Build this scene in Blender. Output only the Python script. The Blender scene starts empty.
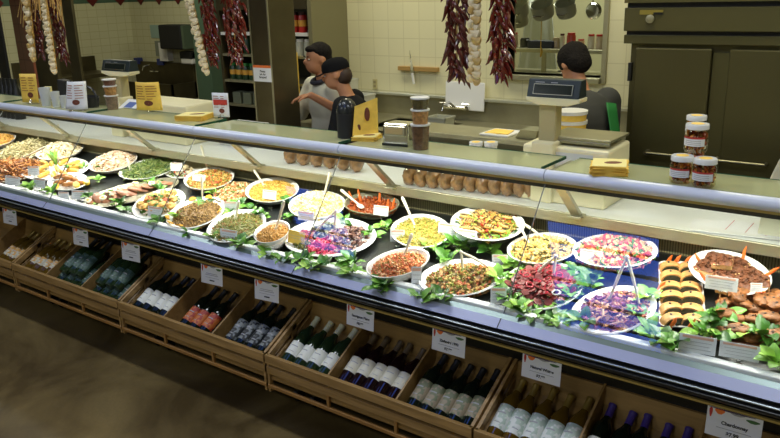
import bpy, math, random
from mathutils import Vector, Matrix, Euler
random.seed(7)
C = bpy.context.scene.collection
PI = math.pi
# ---------------------------------------------------------------- camera
FPX=758.0; PITCH=math.radians(16.8); YAW=math.radians(52.85); ROLL=math.radians(1.69); H=2.05
fh=Vector((-math.cos(YAW),math.sin(YAW),0)); r0=Vector((math.sin(YAW),math.cos(YAW),0)); zz=Vector((0,0,1))
F_=fh*math.cos(PITCH)-zz*math.sin(PITCH); d0=-fh*math.sin(PITCH)-zz*math.cos(PITCH)
R_=r0*math.cos(ROLL)+d0*math.sin(ROLL); D_=d0*math.cos(ROLL)-r0*math.sin(ROLL)
cam=bpy.data.objects.new('camera',bpy.data.cameras.new('camera')); C.objects.link(cam)
cam.data.lens=36*FPX/780; cam.data.sensor_width=36; cam.data.clip_start=.05; cam.data.clip_end=60
m=Matrix.Identity(4)
for i in range(3):
    m[i][0]=R_[i]; m[i][1]=-D_[i]; m[i][2]=-F_[i]
m[2][3]=H; cam.matrix_world=m; bpy.context.scene.camera=cam
def ray(x,y): return F_+R_*((x-390)/FPX)+D_*((y-219)/FPX)
def at_z(x,y,z): r=ray(x,y); t=(z-H)/r.z; return Vector((r.x*t,r.y*t,z))
def at_y(x,y,Y): r=ray(x,y); t=Y/r.y; return Vector((r.x*t,Y,H+r.z*t))
TILT=math.radians(10.5); TT=math.tan(TILT); DY,DZ=2.42,.82
def deckz(Y): return DZ+(Y-DY)*TT
def at_deck(x,y,h=0,tt=TT,z0=None,Y0=None):
    r=ray(x,y); zz_=DZ+h if z0 is None else z0; Yz=DY if Y0 is None else Y0
    t=(zz_-Yz*tt-H)/(r.z-r.y*tt); return Vector((r.x*t,r.y*t,H+r.z*t))
# ---------------------------------------------------------------- mesh builder
class MB:
    def __init__(s): s.v=[]; s.f=[]; s.mi=[]; s.cur=0
    def add(s,vs,fs):
        o=len(s.v); s.v+=[Vector(v) for v in vs]; s.f+=[[o+i for i in f] for f in fs]; s.mi+=[s.cur]*len(fs); return s
    def box(s,x0,x1,y0,y1,z0,z1,M=None):
        vs=[Vector((x,y,z)) for z in(z0,z1) for y in(y0,y1) for x in(x0,x1)]
        if M is not None: vs=[M@v for v in vs]
        return s.add(vs,[(0,2,3,1),(4,5,7,6),(0,1,5,4),(2,6,7,3),(0,4,6,2),(1,3,7,5)])
    def cyl(s,a,b,r,r2=None,n=12,cap=True):
        a=Vector(a);b=Vector(b); r2=r if r2 is None else r2
        d=(b-a).normalized(); u=d.orthogonal().normalized(); w=d.cross(u)
        vs=[a+(u*math.cos(2*PI*i/n)+w*math.sin(2*PI*i/n))*r for i in range(n)]+[b+(u*math.cos(2*PI*i/n)+w*math.sin(2*PI*i/n))*r2 for i in range(n)]
        fs=[(i,(i+1)%n,n+(i+1)%n,n+i) for i in range(n)]
        if cap: fs+=[list(range(n))[::-1],list(range(n,2*n))]
        return s.add(vs,fs)
    def tube(s,pts,r,n=8,rs=None):
        pts=[Vector(p) for p in pts]; vs=[];fs=[]; L=len(pts); u=None
        for k,p in enumerate(pts):
            d=(pts[min(k+1,L-1)]-pts[max(k-1,0)]).normalized()
            if u is None: u=d.orthogonal().normalized()
            else: u=(u-d*u.dot(d)).normalized()
            w=d.cross(u); rr=rs[k] if rs else r
            vs+=[p+(u*math.cos(2*PI*i/n)+w*math.sin(2*PI*i/n))*rr for i in range(n)]
        for k in range(L-1):
            fs+=[(k*n+i,k*n+(i+1)%n,(k+1)*n+(i+1)%n,(k+1)*n+i) for i in range(n)]
        fs+=[list(range(n))[::-1],list(range((L-1)*n,L*n))]
        return s.add(vs,fs)
    def lathe(s,prof,n=32,sx=1,sy=1,c=(0,0,0),M=None):
        vs=[];fs=[]; c=Vector(c)
        for r,z in prof:
            for i in range(n):
                v=Vector((r*sx*math.cos(2*PI*i/n),r*sy*math.sin(2*PI*i/n),z))
                vs.append((M@v if M is not None else v)+c)
        for k in range(len(prof)-1):
            fs+=[(k*n+i,k*n+(i+1)%n,(k+1)*n+(i+1)%n,(k+1)*n+i) for i in range(n)]
        if prof[0][0]>1e-6: fs.append(list(range(n))[::-1])
        if prof[-1][0]>1e-6: fs.append(list(range((len(prof)-1)*n,len(prof)*n)))
        return s.add(vs,fs)
    def ell(s,c,rx,ry,rz,M=None,n=10,m=6,nz=0):
        prof=[(math.sin(PI*k/m),-math.cos(PI*k/m)) for k in range(m+1)]
        c=Vector(c);vs=[];fs=[]
        vs.append(Vector((0,0,-rz)))
        for r,z in prof[1:-1]:
            for i in range(n): vs.append(Vector((r*rx*math.cos(2*PI*i/n),r*ry*math.sin(2*PI*i/n),z*rz))*(1+random.uniform(-nz,nz)))
        vs.append(Vector((0,0,rz)))
        for i in range(n): fs.append((0,1+(i+1)%n,1+i))
        for k in range(m-2):
            b=1+k*n
            fs+=[(b+i,b+(i+1)%n,b+n+(i+1)%n,b+n+i) for i in range(n)]
        b=1+(m-2)*n; t=len(vs)-1
        fs+=[(b+i,b+(i+1)%n,t) for i in range(n)]
        vs=[(M@v if M is not None else v)+c for v in vs]
        return s.add(vs,fs)
    def prism(s,pts,d,M=None):
        """closed polygon pts (3D), thickened by vector d"""
        n=len(pts); d=Vector(d); vs=[Vector(p) for p in pts]; vs+=[p+d for p in vs]
        if M is not None: vs=[M@v for v in vs]
        return s.add(vs,[list(range(n))[::-1],list(range(n,2*n))]+[(i,(i+1)%n,n+(i+1)%n,n+i) for i in range(n)])
    def sheet(s,g):
        """grid of points [[..],[..]]"""
        R=len(g);K=len(g[0])
        return s.add([p for row in g for p in row],[(r*K+c,r*K+c+1,(r+1)*K+c+1,(r+1)*K+c) for r in range(R-1) for c in range(K-1)])
    def build(s,name,mat,parent=None,world=False,smooth=False,bevel=0,auto=True):
        me=bpy.data.meshes.new(name)
        off=parent.location.copy() if (world and parent) else Vector((0,0,0))
        me.from_pydata([v-off for v in s.v],[],s.f); me.update()
        mats=mat if isinstance(mat,(list,tuple)) else [mat]
        for mm in mats: me.materials.append(mm)
        if len(mats)>1: me.polygons.foreach_set('material_index',s.mi)
        bm=bmesh.new(); bm.from_mesh(me); bmesh.ops.recalc_face_normals(bm,faces=bm.faces); bm.to_mesh(me); bm.free()
        if smooth:
            me.shade_smooth()
            try: me.set_sharp_from_angle(angle=math.radians(45))
            except Exception: pass
        o=bpy.data.objects.new(name,me); C.objects.link(o)
        if parent: o.parent=parent
        if bevel:
            b=o.modifiers.new('b','BEVEL'); b.width=bevel; b.segments=2; b.limit_method='ANGLE'
        return o
import bmesh
def tag(o,label,cat,group=None,kind=None):
    o['label']=label; o['category']=cat
    if group: o['group']=group
    if kind: o['kind']=kind
    return o
def empty(name,loc,label,cat,group=None,rz=0):
    o=bpy.data.objects.new(name,None); C.objects.link(o); o.empty_display_size=.05
    o.location=loc; o.rotation_euler=(0,0,rz)
    return tag(o,label,cat,group)
def struct(o): o['kind']='structure'; return o
def copy_tree(o,parent=None):
    c=o.copy(); C.objects.link(c); c.parent=parent
    for ch in list(o.children):
        if ch.name in protect: continue
        copy_tree(ch,c)
    return c
protect=set()
NTH=['leftmost','second from left','third from left','fourth from left','fifth from left','sixth from left','seventh from left','eighth from left','ninth from left','tenth from left','eleventh from left','twelfth from left']
def nth(i,n):
    if n==1: return 'only'
    if i==n-1: return 'rightmost'
    if i==n-2 and n>3: return 'second from right'
    return NTH[i]
# ---------------------------------------------------------------- materials
def sc(c): return (c[0],c[1],c[2],1)
def hexc(r,g,b):
    f=lambda u:(u/255/12.92) if u/255<=.04045 else ((u/255+.055)/1.055)**2.4
    return (f(r),f(g),f(b))
def mat(name,col,rough=.5,metal=0,noise=0,scale=20,bump=0,trans=0,spec=.5,emit=None,es=0,coat=0):
    mt=bpy.data.materials.new(name); mt.use_nodes=True; nt=mt.node_tree; b=nt.nodes['Principled BSDF']
    b.inputs['Base Color'].default_value=sc(col); b.inputs['Roughness'].default_value=rough; b.inputs['Metallic'].default_value=metal
    b.inputs['Specular IOR Level'].default_value=spec
    if coat: b.inputs['Coat Weight'].default_value=coat; b.inputs['Coat Roughness'].default_value=.1
    if trans: b.inputs['Transmission Weight'].default_value=trans
    if emit: b.inputs['Emission Color'].default_value=sc(emit); b.inputs['Emission Strength'].default_value=es
    if noise or bump:
        tc=nt.nodes.new('ShaderNodeTexCoord'); n=nt.nodes.new('ShaderNodeTexNoise'); n.inputs['Scale'].default_value=scale; n.inputs['Detail'].default_value=6
        nt.links.new(tc.outputs['Object'],n.inputs['Vector'])
        if noise:
            rp=nt.nodes.new('ShaderNodeValToRGB'); e=rp.color_ramp.elements
            e[0].position=.3; e[1].position=.7
            e[0].color=sc([max(0,c*(1-noise)) for c in col]); e[1].color=sc([min(1,c*(1+noise)) for c in col])
            nt.links.new(n.outputs['Fac'],rp.inputs['Fac']); nt.links.new(rp.outputs['Color'],b.inputs['Base Color'])
        if bump:
            bp=nt.nodes.new('ShaderNodeBump'); bp.inputs['Strength'].default_value=bump; bp.inputs['Distance'].default_value=.01
            nt.links.new(n.outputs['Fac'],bp.inputs['Height']); nt.links.new(bp.outputs['Normal'],b.inputs['Normal'])
    return mt
def bits(name,cols,rough=.45,spec=.4,island=True):
    """each loose piece takes one of the food's own colours"""
    mt=bpy.data.materials.new(name); mt.use_nodes=True; nt=mt.node_tree; b=nt.nodes['Principled BSDF']
    b.inputs['Roughness'].default_value=rough; b.inputs['Specular IOR Level'].default_value=spec
    g=nt.nodes.new('ShaderNodeNewGeometry'); rp=nt.nodes.new('ShaderNodeValToRGB'); rp.color_ramp.interpolation='CONSTANT'
    e=rp.color_ramp.elements
    while len(e)<len(cols): e.new(.5)
    for i,c in enumerate(cols): e[i].position=i/len(cols); e[i].color=sc(hexc(*c))
    nt.links.new(g.outputs['Random Per Island'],rp.inputs['Fac'])
    n=nt.nodes.new('ShaderNodeTexNoise'); n.inputs['Scale'].default_value=90; n.inputs['Detail'].default_value=3
    tc=nt.nodes.new('ShaderNodeTexCoord'); nt.links.new(tc.outputs['Object'],n.inputs['Vector'])
    mr=nt.nodes.new('ShaderNodeMapRange'); mr.inputs['To Min'].default_value=.7; mr.inputs['To Max'].default_value=1.25
    nt.links.new(n.outputs['Fac'],mr.inputs['Value'])
    mx=nt.nodes.new('ShaderNodeMix'); mx.data_type='RGBA'; mx.blend_type='MULTIPLY'; mx.inputs[0].default_value=1
    nt.links.new(rp.outputs['Color'],mx.inputs[6]); nt.links.new(mr.outputs['Result'],mx.inputs[7]); nt.links.new(mx.outputs[2],b.inputs['Base Color'])
    return mt
def glassm(name,tint=(1,1,1),refl=1.0,rough=.0):
    mt=bpy.data.materials.new(name); mt.use_nodes=True; nt=mt.node_tree; nt.nodes.clear()
    o=nt.nodes.new('ShaderNodeOutputMaterial'); t=nt.nodes.new('ShaderNodeBsdfTransparent'); g=nt.nodes.new('ShaderNodeBsdfGlossy')
    t.inputs['Color'].default_value=sc(tint); g.inputs['Roughness'].default_value=rough
    f=nt.nodes.new('ShaderNodeLayerWeight'); f.inputs['Blend'].default_value=.5; mx=nt.nodes.new('ShaderNodeMixShader')
    pw=nt.nodes.new('ShaderNodeMath'); pw.operation='POWER'; pw.inputs[1].default_value=5
    mm=nt.nodes.new('ShaderNodeMath'); mm.operation='MULTIPLY_ADD'; mm.inputs[1].default_value=.9*refl; mm.inputs[2].default_value=.04*refl; mm.use_clamp=True
    nt.links.new(f.outputs['Facing'],pw.inputs[0]); nt.links.new(pw.outputs[0],mm.inputs[0]); nt.links.new(mm.outputs[0],mx.inputs[0]); nt.links.new(t.outputs[0],mx.inputs[1]); nt.links.new(g.outputs[0],mx.inputs[2]); nt.links.new(mx.outputs[0],o.inputs[0])
    return mt
def tilem(name,col,grout,w,h,axis='XZ',off=.0,rough=.25):
    mt=bpy.data.materials.new(name); mt.use_nodes=True; nt=mt.node_tree; b=nt.nodes['Principled BSDF']; b.inputs['Roughness'].default_value=rough
    tc=nt.nodes.new('ShaderNodeTexCoord'); sp=nt.nodes.new('ShaderNodeSeparateXYZ'); cb=nt.nodes.new('ShaderNodeCombineXYZ'); br=nt.nodes.new('ShaderNodeTexBrick')
    nt.links.new(tc.outputs['Object'],sp.inputs[0]); nt.links.new(sp.outputs[axis[0]],cb.inputs[0]); nt.links.new(sp.outputs[axis[1]],cb.inputs[1]); nt.links.new(cb.outputs[0],br.inputs['Vector'])
    br.offset=off; br.inputs['Scale'].default_value=1; br.inputs['Brick Width'].default_value=w; br.inputs['Row Height'].default_value=h; br.inputs['Mortar Size'].default_value=.0035; br.inputs['Mortar Smooth'].default_value=.3
    br.inputs['Color1'].default_value=sc(col); br.inputs['Color2'].default_value=sc([c*.96 for c in col]); br.inputs['Mortar'].default_value=sc(grout)
    nt.links.new(br.outputs['Color'],b.inputs['Base Color']); return mt
def woodm(name,c1,c2,axis=0,rough=.45):
    mt=bpy.data.materials.new(name); mt.use_nodes=True; nt=mt.node_tree; b=nt.nodes['Principled BSDF']; b.inputs['Roughness'].default_value=rough
    tc=nt.nodes.new('ShaderNodeTexCoord'); mp=nt.nodes.new('ShaderNodeMapping'); s=[30,30,30]; s[axis]=2.5; mp.inputs['Scale'].default_value=s
    n=nt.nodes.new('ShaderNodeTexNoise'); n.inputs['Scale'].default_value=1.2; n.inputs['Detail'].default_value=5; n.inputs['Distortion'].default_value=.6
    rp=nt.nodes.new('ShaderNodeValToRGB'); rp.color_ramp.elements[0].position=.35; rp.color_ramp.elements[1].position=.65
    rp.color_ramp.elements[0].color=sc(c1); rp.color_ramp.elements[1].color=sc(c2)
    nt.links.new(tc.outputs['Object'],mp.inputs[0]); nt.links.new(mp.outputs[0],n.inputs['Vector']); nt.links.new(n.outputs['Fac'],rp.inputs[0]); nt.links.new(rp.outputs[0],b.inputs['Base Color'])
    return mt
M={}
M['lav']=mat('lavender_paint',hexc(168,174,206),.3,.1)
M['railpaint']=mat('pale_blue_rail',hexc(214,220,238),.3,.0,coat=.3)
M['black']=mat('black_plastic',(.012,.013,.014),.3)
M['blackm']=mat('matte_black',(.010,.010,.011),.6)
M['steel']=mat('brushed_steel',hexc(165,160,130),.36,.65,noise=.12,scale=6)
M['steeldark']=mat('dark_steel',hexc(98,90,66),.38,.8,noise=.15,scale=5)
M['chrome']=mat('chrome',(.75,.75,.74),.1,1)
M['alum']=mat('aluminium',hexc(175,172,150),.35,.8)
M['gold']=mat('gold_trim',hexc(190,165,95),.4,.3)
M['white']=mat('white_plastic',(.75,.74,.70),.4)
M['china']=mat('white_china',(.82,.82,.80),.18,coat=.3)
M['lip']=mat('white_lip',(.85,.86,.85),.3)
M['deck']=mat('black_deck',(.010,.012,.012),.35)
M['ledge']=mat('white_ledge',(.80,.82,.80),.35)
M['glass']=glassm('clear_glass',(.97,.985,.975),1.0)
M['topglass']=glassm('green_top_glass',(.85,.93,.82),1.6)
nt_=M['topglass'].node_tree; d_=nt_.nodes.new('ShaderNodeBsdfDiffuse'); d_.inputs[0].default_value=sc(hexc(215,215,170)); m_=nt_.nodes.new('ShaderNodeMixShader'); m_.inputs[0].default_value=.36
o_=[n for n in nt_.nodes if n.type=='OUTPUT_MATERIAL'][0]; src=o_.inputs[0].links[0].from_socket; nt_.links.new(src,m_.inputs[1]); nt_.links.new(d_.outputs[0],m_.inputs[2]); nt_.links.new(m_.outputs[0],o_.inputs[0])
M['edgeglass']=mat('glass_edge',hexc(40,95,75),.15)
M['case']=mat('case_inner',hexc(150,145,110),.45,.2)
M['card']=mat('white_card',(.78,.79,.80),.6)
M['ink']=mat('dark_ink',(.03,.03,.035),.7)
M['greyink']=mat('grey_ink',(.35,.35,.36),.7)
M['orangeink']=mat('orange_ink',hexc(235,120,50),.6)
M['redink']=mat('red_ink',hexc(190,60,50),.6)
M['greenink']=mat('green_ink',hexc(70,110,60),.6)
M['purpleink']=mat('purple_ink',hexc(70,40,80),.6)
M['yellow']=mat('yellow_paper',hexc(240,200,85),.6,noise=.08,scale=30)
M['paleyellow']=mat('pale_yellow_paper',hexc(238,225,150),.6)
M['straw']=mat('raffia_straw',hexc(190,150,80),.8)
M['leaf']=bits('leaf_green',[(60,110,30),(85,140,45),(110,160,60),(50,95,35)],.35,.5)
M['lettuce']=bits('lettuce_green',[(120,170,60),(150,190,80),(95,150,55)],.4,.5)
M['wood']=woodm('crate_wood',hexc(142,110,62),hexc(176,140,86),0)
M['plywood']=woodm('plywood',hexc(134,104,56),hexc(156,122,70),0)
M['rail2']=woodm('rail_wood',hexc(140,100,50),hexc(165,122,66),0)
# perforated back panel of the case
def perfm():
    mt=mat('perforated_panel',hexc(150,142,105),.4,.4); nt=mt.node_tree; b=nt.nodes['Principled BSDF']
    tc=nt.nodes.new('ShaderNodeTexCoord'); w=nt.nodes.new('ShaderNodeTexWave'); w.wave_type='BANDS'; w.bands_direction='X'; w.inputs['Scale'].default_value=28
    rp=nt.nodes.new('ShaderNodeValToRGB'); rp.color_ramp.elements[0].color=sc(hexc(85,80,55)); rp.color_ramp.elements[1].color=sc(hexc(160,152,112)); rp.color_ramp.elements[1].position=.5
    nt.links.new(tc.outputs['Object'],w.inputs['Vector']); nt.links.new(w.outputs['Fac'],rp.inputs[0]); nt.links.new(rp.outputs[0],b.inputs['Base Color']); return mt
M['perf']=perfm()
# ---------------------------------------------------------------- room
def floorm():
    mt=bpy.data.materials.new('stained_concrete'); mt.use_nodes=True; nt=mt.node_tree; b=nt.nodes['Principled BSDF']
    tc=nt.nodes.new('ShaderNodeTexCoord')
    n=nt.nodes.new('ShaderNodeTexNoise'); n.inputs['Scale'].default_value=1.3; n.inputs['Detail'].default_value=9; n.inputs['Roughness'].default_value=.62; n.inputs['Distortion'].default_value=.8
    rp=nt.nodes.new('ShaderNodeValToRGB'); e=rp.color_ramp.elements; e[0].position=.38; e[0].color=sc(hexc(76,62,36)); e[1].position=.64; e[1].color=sc(hexc(122,104,64))
    n2=nt.nodes.new('ShaderNodeTexNoise'); n2.inputs['Scale'].default_value=60; n2.inputs['Detail'].default_value=4
    mr=nt.nodes.new('ShaderNodeMapRange'); mr.inputs['To Min'].default_value=.82; mr.inputs['To Max'].default_value=1.15
    mx=nt.nodes.new('ShaderNodeMix'); mx.data_type='RGBA'; mx.blend_type='MULTIPLY'; mx.inputs[0].default_value=1
    nt.links.new(tc.outputs['Object'],n.inputs['Vector']); nt.links.new(tc.outputs['Object'],n2.inputs['Vector']); nt.links.new(n.outputs['Fac'],rp.inputs[0]); nt.links.new(n2.outputs['Fac'],mr.inputs['Value'])
    nt.links.new(rp.outputs[0],mx.inputs[6]); nt.links.new(mr.outputs['Result'],mx.inputs[7]); nt.links.new(mx.outputs[2],b.inputs['Base Color'])
    rr=nt.nodes.new('ShaderNodeMapRange'); rr.inputs['To Min'].default_value=.2; rr.inputs['To Max'].default_value=.5; nt.links.new(n.outputs['Fac'],rr.inputs['Value']); nt.links.new(rr.outputs['Result'],b.inputs['Roughness'])
    return mt
M['wallpaint']=mat('cream_wall',hexc(205,200,160),.7)
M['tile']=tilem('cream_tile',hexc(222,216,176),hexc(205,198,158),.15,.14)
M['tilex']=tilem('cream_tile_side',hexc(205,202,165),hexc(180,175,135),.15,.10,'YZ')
M['teal']=mat('teal_trim',hexc(75,100,80),.5)
M['maroon']=mat('maroon_tile',hexc(95,25,25),.35)
M['redpillar']=tilem('brown_red_tile',hexc(135,78,60),hexc(95,55,45),.3,.2)
M['dark']=mat('dark_void',(.015,.014,.012),.8)
XL=-10.0; YB=5.0; YF=7.0; XP=-4.17
o=MB().box(-13,3.5,-3.5,8.5,-.05,0).build('floor',floorm()); struct(o)
o=MB().box(-13,3.5,-3.5,8.5,3.6,3.65).build('ceiling',mat('ceiling_paint',hexc(150,148,130),.8)); struct(o)
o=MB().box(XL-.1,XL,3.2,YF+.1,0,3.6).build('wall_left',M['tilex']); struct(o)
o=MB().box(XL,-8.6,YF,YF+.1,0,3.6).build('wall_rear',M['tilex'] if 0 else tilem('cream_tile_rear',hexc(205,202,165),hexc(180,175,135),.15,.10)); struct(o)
o=MB().box(-13,-12.9,-3.5,8.5,0,3.6).build('wall_far_left',M['wallpaint']); struct(o)
o=MB().box(-13,3.5,-3.5,-3.4,0,3.6).build('wall_front',M['wallpaint']); struct(o)
o=MB().box(3.4,3.5,-3.5,8.5,0,3.6).build('wall_right',M['wallpaint']); struct(o)
o=MB().box(-8.6,3.4,8.3,8.4,0,3.6).build('wall_kitchen',M['wallpaint']); struct(o)
# tiled back wall with the pass-through opening
wx0,wx1,wz0,wz1=-2.70,-1.96,1.44,2.30
b=MB().box(XP,wx0,YB,YB+.15,0,3.6).box(wx1,-1.55,YB,YB+.15,0,3.6).box(wx0,wx1,YB,YB+.15,0,wz0).box(wx0,wx1,YB,YB+.15,wz1,3.6).box(-1.55,3.4,YB+.05,YB+.15,0,3.6)
struct(b.build('wall_back',M['tile']))
b=MB(); t=.035
b.box(wx0-t,wx0,YB-.02,YB+.17,wz0-t,wz1+t).box(wx1,wx1+t,YB-.02,YB+.17,wz0-t,wz1+t).box(wx0,wx1,YB-.05,YB+.17,wz0-t,wz0).box(wx0,wx1,YB-.02,YB+.17,wz1,wz1+t)
struct(b.build('window_1',M['steel'],bevel=.003))
# diamond border tiles
def border(name,pts,axis):
    b=MB()
    for p in pts:
        a=Vector((.085,0,0)) if axis=='X' else Vector((0,.085,0)); u=Vector((0,0,.085)); nrm=Vector((0,-.012,0)) if axis=='X' else Vector((.012,0,0))
        b.prism([p-a,p-u,p+a,p+u],nrm)
    return b
Y0=YB-.002
b=border('d',[Vector((-4.02+.34*k,Y0,2.075)) for k in range(0,8)],'X'); struct(b.build('trim_1',M['maroon']))
struct(MB().box(XP,-1.6,YB-.008,YB,2.10,2.30).build('trim_2',M['teal']))
b=border('d',[Vector((XL+.002,5.05+.45*k,2.03)) for k in range(0,5)],'Y'); struct(b.build('trim_3',M['maroon']))
struct(MB().box(XL,XL+.004,3.2,YF,1.99,2.35).build('trim_4',M['teal']))
b=border('d',[Vector((XL+.3+.42*k,YF-.006,2.03)) for k in range(0,3)],'X'); struct(b.build('trim_5',M['maroon']))
struct(MB().box(XL,-8.6,YF-.004,YF,1.99,2.35).build('trim_6',M['teal']))
# posts and columns
def col(name,px0,px1,py,Y,depth,mt,label,sides=None,z1=3.6):
    a=at_y(px0,py,Y); c=at_y(px1,py,Y)
    o=MB().box(a.x,c.x,Y,Y+depth,0,z1).build(name,mt,bevel=.004); return struct(o)
col('trim_7',72.5,82,80,4.2,.03,M['steeldark'],'')
col('trim_8',35,55,60,4.4,.05,M['steeldark'],'')
col('trim_9',17,31,50,4.6,.05,M['redpillar'],'')
col('trim_10',-4,4,50,4.2,.03,M['blackm'],'')
col('trim_11',197,212,80,6.3,.2,M['teal'],'')
struct(MB().box(-9.2,-7.2,7.4,7.5,0,3.6).build('wall_passage',M['dark']))
# steel clad column behind the counter
cx0=at_y(255.5,100,3.72).x; cx1=at_y(274.5,100,3.72).x
colm=empty('steel_column',(cx0,3.72,0),'square column clad in brushed steel standing behind the display case','column')
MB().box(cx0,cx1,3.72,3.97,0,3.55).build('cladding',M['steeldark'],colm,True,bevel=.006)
for xx in (cx0,cx1-.012): MB().box(xx,xx+.012,3.714,3.722,0,3.55).build('edge_strip',M['steel'],colm,True)
# ---------------------------------------------------------------- display case
X0,X1=-7.2,.6
case=empty('display_case',(-2.5,2.9,0),'long refrigerated glass deli display case holding the prepared salads','display case')
def cs(b,n,mt,**k): return b.build(n,mt,case,True,**k)
RY,RZ=2.745,1.318
b=MB(); joints=[-5.60,-4.52,-3.44,-2.365,-1.285,-.2]
segs=list(zip([-6.75]+joints,joints+[X1]))
for a,c in segs: b.cyl((a+.002,RY,RZ),(c-.002,RY,RZ),.025,n=24)
cs(b,'top_rail',M['railpaint'],smooth=True)
cs(MB().box(-6.75,X1,RY-.014,RY+.012,1.287,1.296),'rail_trim',M['gold'])
cs(MB().box(-6.75,X1,RY+.0,RY+.02,1.268,1.287),'rail_gasket',M['blackm'])
cs(MB().prism([(-6.75,2.352,.801),(-6.75,2.384,.829),(-6.75,2.40,.82),(-6.75,2.38,.79)],(X1+6.75,0,0)),'front_strip',M['lav'])
cs(MB().prism([(-6.75,2.384,.828),(-6.75,2.402,.842),(-6.75,2.42,.835),(-6.75,2.40,.81)],(X1+6.75,0,0)),'glass_channel',mat('teal_channel',hexc(120,135,130),.3,.5))
b=MB()
for x in joints: b.prism([(x-.002,2.3505,.801),(x-.002,2.3828,.8305),(x-.002,2.39,.829),(x-.002,2.37,.80)],(.004,0,0))
cs(b,'strip_joint',M['black'])
cs(MB().box(-6.75,X1,2.412,2.452,.83,.852),'deck_lip',M['lip'],bevel=.003)
# ribbed black bumper
pr=[(2.352,.801),(2.365,.790),(2.350,.783),(2.350,.777),(2.358,.771),(2.345,.763),(2.345,.755),(2.36,.748),(2.37,.742),(2.38,.732),(2.41,.722),(2.46,.72),(2.46,.80)]
cs(MB().prism([(-6.75,y,z) for y,z in pr],(X1+6.75,0,0)),'bumper',M['black'])
cs(MB().cyl((-6.75,2.349,.780),(X1,2.349,.780),.004,n=10),'bumper_trim',mat('bright_trim',hexc(190,200,205),.25,.7),smooth=True)
cs(MB().box(-6.75,X1,2.400,2.412,.701,.709),'price_rail',M['gold'])
cs(MB().box(-6.75,X1,2.60,2.66,.12,.78).box(-6.75,X1,2.42,2.66,.70,.78),'kick_panel',mat('black_kick',(.014,.014,.016),.45))
cs(MB().box(-6.75,X1,2.66,3.6,.12,.80),'lower_body',M['case'])
cs(MB().prism([(-6.75,2.44,deckz(2.44)),(-6.75,3.12,deckz(3.12)),(-6.75,3.12,.80),(-6.75,2.44,.80)],(X1+6.75,0,0)),'food_deck',M['deck'])
cs(MB().box(-6.75,X1,3.12,3.135,.93,1.04),'back_panel',M['perf'])
cs(MB().box(-6.75,X1,3.045,3.135,1.035,1.05).box(-6.75,X1,3.035,3.05,1.035,1.083),'ledge_lip',M['alum'],bevel=.002)
cs(MB().box(-6.75,X1,3.05,3.62,1.05,1.076),'work_ledge',M['ledge'])
cs(MB().box(-6.75,X1,3.56,3.62,.1,1.05),'rear_panel',M['steel'])
cs(MB().box(-6.78,-6.75,2.40,3.6,.12,1.30),'end_panel',M['steel'])
cs(MB().box(X1,X1+.03,2.40,3.6,.12,1.30),'end_panel',M['steel'])
for a,c in segs:
    cs(MB().prism([(a+.003,2.405,.842),(a+.003,RY-.006,1.285),(a+.003,RY,1.283),(a+.003,2.411,.840)],(c-a-.006,0,0)),'glass_panel',M['glass'])
for a,c in segs:
    cs(MB().box(a+.03,c-.03,RY+.01,3.0,1.336,1.344),'top_glass',M['topglass'])
    cs(MB().box(a+.03,c-.03,3.0,3.003,1.334,1.346).box(c-.034,c-.03,RY+.02,3.0,1.334,1.346),'top_glass_edge',M['edgeglass'])
b=MB()
for x in joints:
    cs(MB().prism([(x-.0015,2.403,.842),(x-.0015,RY-.008,1.287),(x-.0015,RY-.002,1.287),(x-.0015,2.409,.842)],(.003,0,0)),'glass_seam',mat('seam',(.10,.11,.10),.4) if 'seam' not in M else M['seam'])
for x in (-6.25,-5.3,-4.27,-3.27,-2.28,-1.27,-.2):
    cs(MB().prism([(x-.022,2.785,1.30),(x-.022,2.81,1.30),(x-.022,3.05,1.083),(x-.022,3.02,1.083)],(.044,0,0)).box(x-.022,x+.022,2.785,2.99,1.318,1.333).box(x-.03,x+.03,3.0,3.07,1.07,1.083),'bracket',M['alum'],bevel=.002)
cs(MB().box(-6.75,X1,2.776,2.815,1.272,1.318),'lamp_housing',M['white'],bevel=.003)
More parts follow.
